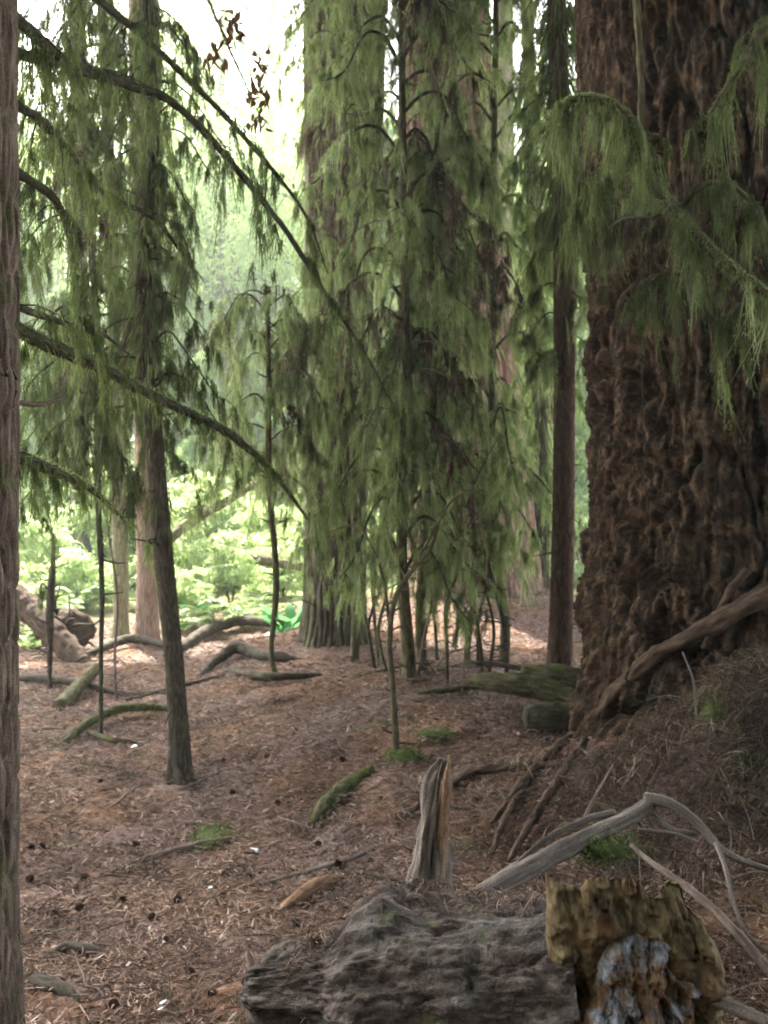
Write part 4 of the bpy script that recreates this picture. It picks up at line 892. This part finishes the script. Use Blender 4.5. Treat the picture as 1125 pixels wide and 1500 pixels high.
moss_patch('moss_tuft', 'mossy hump on the litter beside the long low branch', 315, 1222, gpt(315, 1225)[1], 1300, (.06, .08, .012))
moss_patch('moss_tuft', 'green moss sprig on the brushy mound under the bare root', 1050, 1050, gpt(1050, 1055)[1], 900, (.045, .05, .05))
moss_patch('moss_tuft', 'second lower moss sprig on the brushy mound', 1095, 1115, gpt(1095, 1118)[1], 1200, (.035, .045, .02))

# cones: one mesh with scales, copied
def cone_mesh():
    mb = MB(); n = 110
    tube(mb, [(0, 0, 0), (0, 0, .006), (0, 0, .016), (0, 0, .03), (0, 0, .04)], [.005, .011, .013, .009, .002], 10, step=.004)
    k = np.arange(n); z = .002+.036*k/n; a = k*2.39996
    r = np.interp(z, [0, .006, .016, .03, .04], [.005, .011, .013, .009, .002])
    d = np.stack([np.cos(a), np.sin(a), np.full(n, .55)], 1)
    ribbons(mb, np.stack([r*np.cos(a)*.8, r*np.sin(a)*.8, z], 1), d, .011, .010, .1, 3, rng.random(n), (.7, 1, .5), .05)
    return mb.mesh('cone', M['cone'])
CM = cone_mesh()
cones = [(218, 1357), (165, 1480), (315, 1467), (185, 1325), (320, 1320), (50, 1250), (66, 1246), (48, 1294), (390, 1112), (500, 1275), (545, 1270), (110, 1340), (345, 1165), (240, 1390), (275, 1440), (410, 1400), (438, 1360), (505, 1120), (130, 1290), (205, 1245), (470, 1245), (85, 1350), (360, 1290), (255, 1330), (700, 1180), (330, 1120), (300, 1190), (560, 1175), (405, 1180), (150, 1150)]
for q, (u, v) in enumerate(cones):
    p = gpt(u, v, .016)
    o = bpy.data.objects.new('pine_cone', CM); COL.objects.link(o); o.location = p
    o.rotation_euler = (1.2+rng.normal(0, .3), rng.normal(0, .3), rng.random()*6.28); s = .62+.3*rng.random(); o.scale = (s, s, s)
    tag(o, 'small dark brown cone lying on the needle litter', 'pine cone', 'fallen cones on the litter')
TWM = []
for q in range(5):
    mb = MB(); L = 1.0
    P = [np.array([0, 0, 0])]; d = np.array([1., 0, 0])
    for z in range(5):
        d = d+np.array([0, rng.normal(0, .28), rng.normal(0, .05)]); d /= np.linalg.norm(d); P.append(P[-1]+d*.2)
    tube(mb, P, [.016, .018, .016, .013, .010, .005], 8, step=.03, rough=.4, seed=q+3)
    for z in range(4):
        p = P[rng.integers(1, 5)]; e = np.array([.6, rng.choice([-1, 1])*rng.uniform(.5, 1), rng.uniform(-.1, .25)]); l = rng.uniform(.1, .35)
        tube(mb, [p, p+e*l*.5+rng.normal(0, .02, 3), p+e*l], [.009, .007, .003], 5, step=.05)
    TWM.append(mb.mesh('twig', M[('twig', 'dark', 'grey', 'twig', 'dark')[q]]))
for q in range(64):
    x, y = scatter(1, 1.0, 2.3, 10); x = float(x[0]); y = float(y[0])
    if x > .2 and y < 3.2: continue
    o = bpy.data.objects.new('fallen_twig', TWM[q % 5]); COL.objects.link(o)
    s_ = rng.uniform(.14, .5)*(.6+.09*y); o.location = (x, y, lay(x, y)+.02); o.scale = (s_, s_, s_)
    o.rotation_euler = (rng.normal(0, .4), rng.normal(0, .1), rng.random()*6.28)
    tag(o, 'small dead twig lying loose on the needle litter', 'twig', 'loose twigs on the litter')
# pale scraps and chips
def scrap(name, label, u, v, mat, n, s, cat, grp=None):
    p = gpt(u, v, .025); mb = MB()
    P = p+rng.normal(0, s*.35, (n, 3))*np.array([1, 1, .2]); D = rng.normal(0, 1, (n, 3)); D[:, 2] *= .3
    ribbons(mb, P, D, s*rng.uniform(.7, 1.2, n), s*.45, .3, 5, None, (.3, 1, .9, .6, .1), .4)
    tag(mb.build(name, M[mat], origin=p), label, cat, grp)
scrap('pale_leaf', 'whitish dead leaf left of the slender trunk foot', 201, 1098, 'pale_leaf', 2, .05, 'leaf')
scrap('pale_leaf', 'bluish white leaf scrap above the orange rotten wood', 374, 1252, 'pale_leaf', 2, .04, 'leaf')
scrap('pale_leaf', 'pale grey curled leaf on the lower left slope', 302, 1312, 'pale_leaf', 3, .04, 'leaf')
scrap('pale_leaf', 'white leaf scrap at the bottom edge', 238, 1492, 'pale_leaf', 2, .035, 'leaf')
scrap('wood_chip', 'light tan wood chip on the litter by the log end', 372, 1390, 'chip', 2, .04, 'wood chip')
scrap('wood_chip', 'light tan wood chip in front of the rotten log', 345, 1478, 'chip', 2, .04, 'wood chip')

# ------------------------------------------------------------------ undergrowth
def fern_mesh(nf, L, seed):
    r0 = np.random.default_rng(seed); mb = MB()
    for k in range(nf):
        a = k/nf*2*np.pi+r0.normal(0, .25); l = L*r0.uniform(.75, 1.15); el = r0.uniform(.7, 1.25)
        t = np.linspace(0, 1, 26); out = np.sin(t*el*1.2)*l*.75; up = l*.75*np.sin(t*2.0)*el*.8
        C = np.stack([np.cos(a)*out, np.sin(a)*out, up*.8], 1)
        ribbons(mb, C[:1], (C[3]-C[0])[None], l*.3, .008, 0, 3, np.array([.3]))
        T = np.gradient(C, axis=0); T /= np.linalg.norm(T, axis=1)[:, None]
        S = np.array([-np.sin(a), np.cos(a), 0])
        for sg in (-1, 1):
            P = C[3:]; D = S*sg+T[3:]*.35; D[:, 2] -= .12
            w = np.sin(np.linspace(.15, 1, len(P))*np.pi*.92)*l*.17+.01
            ribbons(mb, P, D, w, l*.042, .15, 3, np.clip(r0.normal(.55, .2, len(P)), 0, 1), (.9, 1, .1), .05)
        ribbons(mb, C[:-1], np.diff(C, axis=0), np.linalg.norm(np.diff(C, axis=0), axis=1)*1.05, .007, 0, 2, np.full(25, .2), (1, 1))
    return mb.mesh('fern', M['fern'])
FM = [fern_mesh(13, .9, 1), fern_mesh(16, .9, 2), fern_mesh(11, .9, 3)]
def put(me, name, p, s, label, cat, group=None):
    o = bpy.data.objects.new(name, me); COL.objects.link(o); o.location = [float(c) for c in p]
    o.rotation_euler = (0, 0, rng.random()*6.28); o.scale = (s, s, s*rng.uniform(.9, 1.1)); return tag(o, label, cat, group)
ferns = [(60, 905, 12.5, 1.0, 'bright fern behind the leaning pale trunk at far left'), (115, 890, 14, 1.1, 'pale fern behind the upturned root plate'), (270, 925, 11.6, .7, 'low fern just right of the reddish trunk'),
         (310, 935, 11.2, .7, 'low yellow-green fern right of the slender trunk'), (345, 915, 12.3, .9, 'arching fern behind the dark arched root'), (385, 925, 11.6, .8, 'fern beside the sparse curving sapling'),
         (300, 890, 14, 1.0, 'taller fern behind the low ferns'), (250, 880, 14.5, 1.1, None), (375, 870, 15, 1.1, None), (90, 860, 16, 1.1, None), (160, 870, 16, 1.0, None), (330, 850, 17, 1.2, None), (270, 845, 18.5, 1.3, None), (375, 835, 19, 1.3, None), (130, 840, 19, 1.3, None), (445, 845, 18, 1.2, None), (45, 940, 10.4, .6, 'small yellowish fern at the base of the leaning pale trunk')]
for q, (u, v, y, s, lab) in enumerate(ferns):
    p = at(u, v, y); p[2] = lay(p[0], p[1])-.03
    put(FM[q % 3], 'fern', p, s, lab or 'bright fern in the sunlit undergrowth beyond the flat', 'fern', 'ferns in the undergrowth')
def broad_mesh(n, seed):
    r0 = np.random.default_rng(seed); mb = MB()
    for k in range(n):
        a = r0.random()*2*np.pi; el = r0.uniform(.55, 1.2); d = np.array([[math.cos(a)*math.cos(el), math.sin(a)*math.cos(el), math.sin(el)]])
        ribbons(mb, np.array([[.02*math.cos(a), .02*math.sin(a), 0]]), d, r0.uniform(.3, .6), r0.uniform(.12, .2), .35, 9, np.array([r0.uniform(.3, 1)]), (.12, .3, .75, 1, .95, .75, .4, .08), .15)
    return mb.mesh('broadleaf_plant', M['broad'])
BM = broad_mesh(11, 4)
for (u, v, y, s, lab) in ((425, 905, 11.0, 1.0, 'broad-leaved bright green plant left of the old fluted trunk'), (412, 915, 10.8, .7, 'smaller broad-leaved plant beside the taller one'), (70, 885, 13.0, 1.0, 'bright broad-leaved plant at far left by the ferns'), (250, 930, 11.5, .6, 'broad-leaved plant peeping past the slender trunk'), (285, 905, 13, .8, 'broad-leaved plant among ferns right of the slender trunk')):
    p = at(u, v, y); p[2] = lay(p[0], p[1])-.02
    put(BM, 'broadleaf_plant', p, s, lab, 'plant', 'broad-leaved plants in the undergrowth')
def bush_mesh(seed, n=4200):
    mb = MB()
    q = crown_mesh(mb, (0, 0, .85), (.95, .95, .85), n, .13)
    return mb.mesh('foliage', M['bush'])
BU = [bush_mesh(s) for s in range(3)]
def stems_mesh():
    mb = MB()
    for k in range(7):
        a = rng.random()*6.28; tube(mb, [(0, 0, -.1), (.2*math.cos(a), .2*math.sin(a), .5), (.55*math.cos(a), .55*math.sin(a), 1.3)], [.02, .014, .004], 6, step=.1)
    return mb.mesh('stem', M['dark'])
SM = stems_mesh()
bushes = [(-7.0, 17, 1.1), (-5.6, 19, 1.4), (-4.3, 20, 1.3), (-3.2, 21, 1.2), (-2.4, 19, .9), (-1.6, 22, 1.2), (-.9, 20, 1.0), (-5.0, 24, 1.6), (-3.0, 25, 1.5), (-1.3, 26, 1.4), (-7.5, 23, 1.6), (-2.2, 30, 1.8), (-6.4, 30, 2.0), (-.4, 28, 1.4), (-4.2, 33, 2.1), (3.0, 22, 1.0), (3.9, 25, 1.0), (5.2, 24, 1.4), (1.8, 27, 1.2), (7.0, 27, 1.5), (-4.6, 14.6, .55), (-3.4, 15.4, .7), (-2.3, 14.2, .5), (-1.7, 16, .7), (-5.6, 13.6, .5), (-2.9, 13.2, .36)]
for q, (x, y, s) in enumerate(bushes):
    z = lay(x, y)
    t = root('bush', (x, y, z), 'sunlit pale green bush in the bright undergrowth', 'bush', 'bushes in the bright background')
    for me, nm in ((BU[q % 3], 'foliage'), (SM, 'stem')):
        o = bpy.data.objects.new(nm, me); COL.objects.link(o); o.parent = t
    t.rotation_euler = (0, 0, rng.random()*6.28); t.scale = (s*1.1, s*1.1, s)

# ------------------------------------------------------------------ trees across the clearing
def far_tree_meshes(seed):
    tr = MB(); tube(tr, [(0, 0, -.3), (.05, 0, 3), (0, .05, 8), (.1, 0, 14)], [.26, .2, .16, .05], 14, step=.3, rough=.15, seed=seed)
    cr = MB()
    for k in range(26):
        z = 2.4+11.0*k/26; a = rng.random()*6.28; L = (2.3 if z < 9 else 2.3*(14.5-z)/5.5)*rng.uniform(.6, 1.1)
        d = np.array([math.cos(a), math.sin(a), 0])
        p = [d*.1+[0, 0, z], d*L*.5+[0, 0, z+.15], d*L+[0, 0, z-.45]]
        tube(tr, p, [.05, .03, .01], 5, step=.3)
        drape(cr, p, 34, (.3, .8), (.12, .4), .05, 13, .15, tcen=.5, droop=.7)
    return tr.mesh('trunk', M['pale']), cr.mesh('crown', M['fargreen'])
FT = [far_tree_meshes(1), far_tree_meshes(2)]
fars = [(-11.5, 27, 1.0), (-9.2, 36, 1.1), (-7.4, 40, 1.2), (-10, 44, 1.3), (-5.2, 44, 1.2), (-1.8, 38, .8), (.3, 32, 1.1), (1.6, 26, 1.1), (3.9, 36, 1.2), (5.8, 31, 1.2), (7.6, 35, 1.3), (2.6, 44, 1.3), (9.6, 30, 1.2), (-14, 34, 1.3),
        (-6.0, 31, .6), (-3.4, 30, .55), (-8.6, 25, .55), (-1.2, 27, .5), (-4.6, 35, .75), (-2.6, 47, 1.0), (-7.0, 50, 1.4), (-12, 52, 1.5), (-4.6, 24, .42), (-2.2, 25, .42), (3.2, 28, .6), (4.4, 25, .5), (-16, 42, 1.4), (6.4, 46, 1.4), (0, 50, 1.3)]
for q, (x, y, s) in enumerate(fars):
    z = lay(x, y)
    t = root('far_tree', (x, y, z), 'pale sunlit tree beyond the clearing', 'tree', 'trees in the bright background')
    for me, nm in zip(FT[q % 2], ('trunk', 'crown')):
        o = bpy.data.objects.new(nm, me); COL.objects.link(o); o.parent = t
    t.rotation_euler = (0, 0, rng.random()*6.28); t.scale = (s, s, s)

def maple_meshes(seed, nl=15000):
    tr = MB(); tube(tr, [(0, 0, -.3), (.1, 0, 3), (0, .15, 8), (.3, 0, 15)], [.3, .24, .18, .05], 14, step=.3, rough=.15, seed=seed)
    for k in range(12):
        z = 3+k*.8; a = rng.random()*6.28; d = np.array([math.cos(a), math.sin(a), 0]); L = rng.uniform(2, 3.4)
        tube(tr, [d*.1+[0, 0, z], d*L*.5+[0, 0, z+.7], d*L+[0, 0, z+1.1]], [.08, .05, .02], 6, step=.3)
    cr = MB(); crown_mesh(cr, (0, 0, 9.0), (3.6, 3.6, 7.4), nl, .2, .3)
    return tr.mesh('trunk', M['pale']), cr.mesh('crown', M['maple'])
MT = [maple_meshes(11), maple_meshes(12), maple_meshes(13, 5200)]
for q, (x, y, s) in enumerate([(-9.5, 33, 1.0), (-5.6, 36, 1.05), (-2.3, 34, 1.0), (.8, 38, 1.1), (4.6, 34, 1.0), (-13, 38, 1.2), (8.5, 38, 1.2), (-7.5, 45, 1.4), (-3.5, 48, 1.4), (6.6, 30, .8), (-5.2, 41, 1.75), (-8.3, 43, 1.8), (6.9, 44, 1.7), (-6.8, 38, 1.5)]):
    t = root('far_broadleaf_tree', (x, y, lay(x, y)), 'tall bright yellow-green leafy tree glowing beyond the clearing', 'tree', 'leafy trees in the bright background')
    for me, nm in zip(MT[2 if s > 1.45 else q % 2], ('trunk', 'crown')):
        o = bpy.data.objects.new(nm, me); COL.objects.link(o); o.parent = t
    t.rotation_euler = (0, 0, rng.random()*6.28); t.scale = (s, s, s)

for o in bpy.data.objects:
    if '_o' in o: del o['_o']

# ------------------------------------------------------------------ air
bpy.ops.mesh.primitive_cube_add(size=1, location=(0, 22, 7.5))
hz = bpy.context.object; hz.name = 'haze'; hz.scale = (110, 84, 22)
k = NT('haze_air')
v = k.n('VolumePrincipled', {'Density': .0024, 'Anisotropy': .6, 'Color': (.93, 1, .93, 1)})
k.t.links.new(v.outputs[0], k.out.inputs['Volume'])
hz.data.materials.append(k.m); tag(hz, 'pale luminous forest air', 'haze', kind='stuff')

# ------------------------------------------------------------------ camera, light
cam = bpy.data.cameras.new('camera'); co = bpy.data.objects.new('camera', cam); COL.objects.link(co)
co.location = (0, 0, CZ); co.rotation_euler = (math.radians(90), 0, 0)
cam.sensor_fit = 'VERTICAL'; cam.sensor_height = 36; cam.lens = 36*F/H0
cam.clip_end = 1000; cam.clip_start = .05
cam.dof.use_dof = True; cam.dof.focus_distance = 1.6; cam.dof.aperture_fstop = 8.5
sc.camera = co
EL, AZ = math.radians(52), math.radians(-28)       # sun behind the clearing, left of the view axis
w = bpy.data.worlds.new('World'); sc.world = w; w.use_nodes = True
nt = w.node_tree; bg = nt.nodes['Background']
sky = nt.nodes.new('ShaderNodeTexSky'); sky.sky_type = 'NISHITA'; sky.sun_disc = False
sky.sun_elevation = EL; sky.sun_rotation = AZ; sky.dust_density = 4; sky.ozone_density = .6; sky.air_density = 1
hs = nt.nodes.new('ShaderNodeHueSaturation'); hs.inputs['Saturation'].default_value = .45; nt.links.new(sky.outputs[0], hs.inputs['Color']); nt.links.new(hs.outputs[0], bg.inputs[0]); bg.inputs[1].default_value = .15
sd = bpy.data.lights.new('sun', 'SUN'); sd.energy = 4; sd.angle = math.radians(.5); sd.color = (1, .95, .86)
so = bpy.data.objects.new('sun', sd); COL.objects.link(so)
dv = Vector((math.sin(AZ)*math.cos(EL), math.cos(AZ)*math.cos(EL), math.sin(EL)))
so.rotation_euler = dv.to_track_quat('Z', 'Y').to_euler()
vs = sc.view_settings; vs.view_transform = 'Standard'; vs.look = 'None'; vs.gamma = 1; vs.exposure = 3.3
cy = sc.cycles
cy.max_bounces = 6; cy.diffuse_bounces = 4; cy.glossy_bounces = 2; cy.transmission_bounces = 4; cy.transparent_max_bounces = 4
cy.use_denoising = True; cy.denoising_input_passes = 'RGB_ALBEDO_NORMAL'; cy.denoising_prefilter = 'ACCURATE'; cy.sample_clamp_indirect = 8
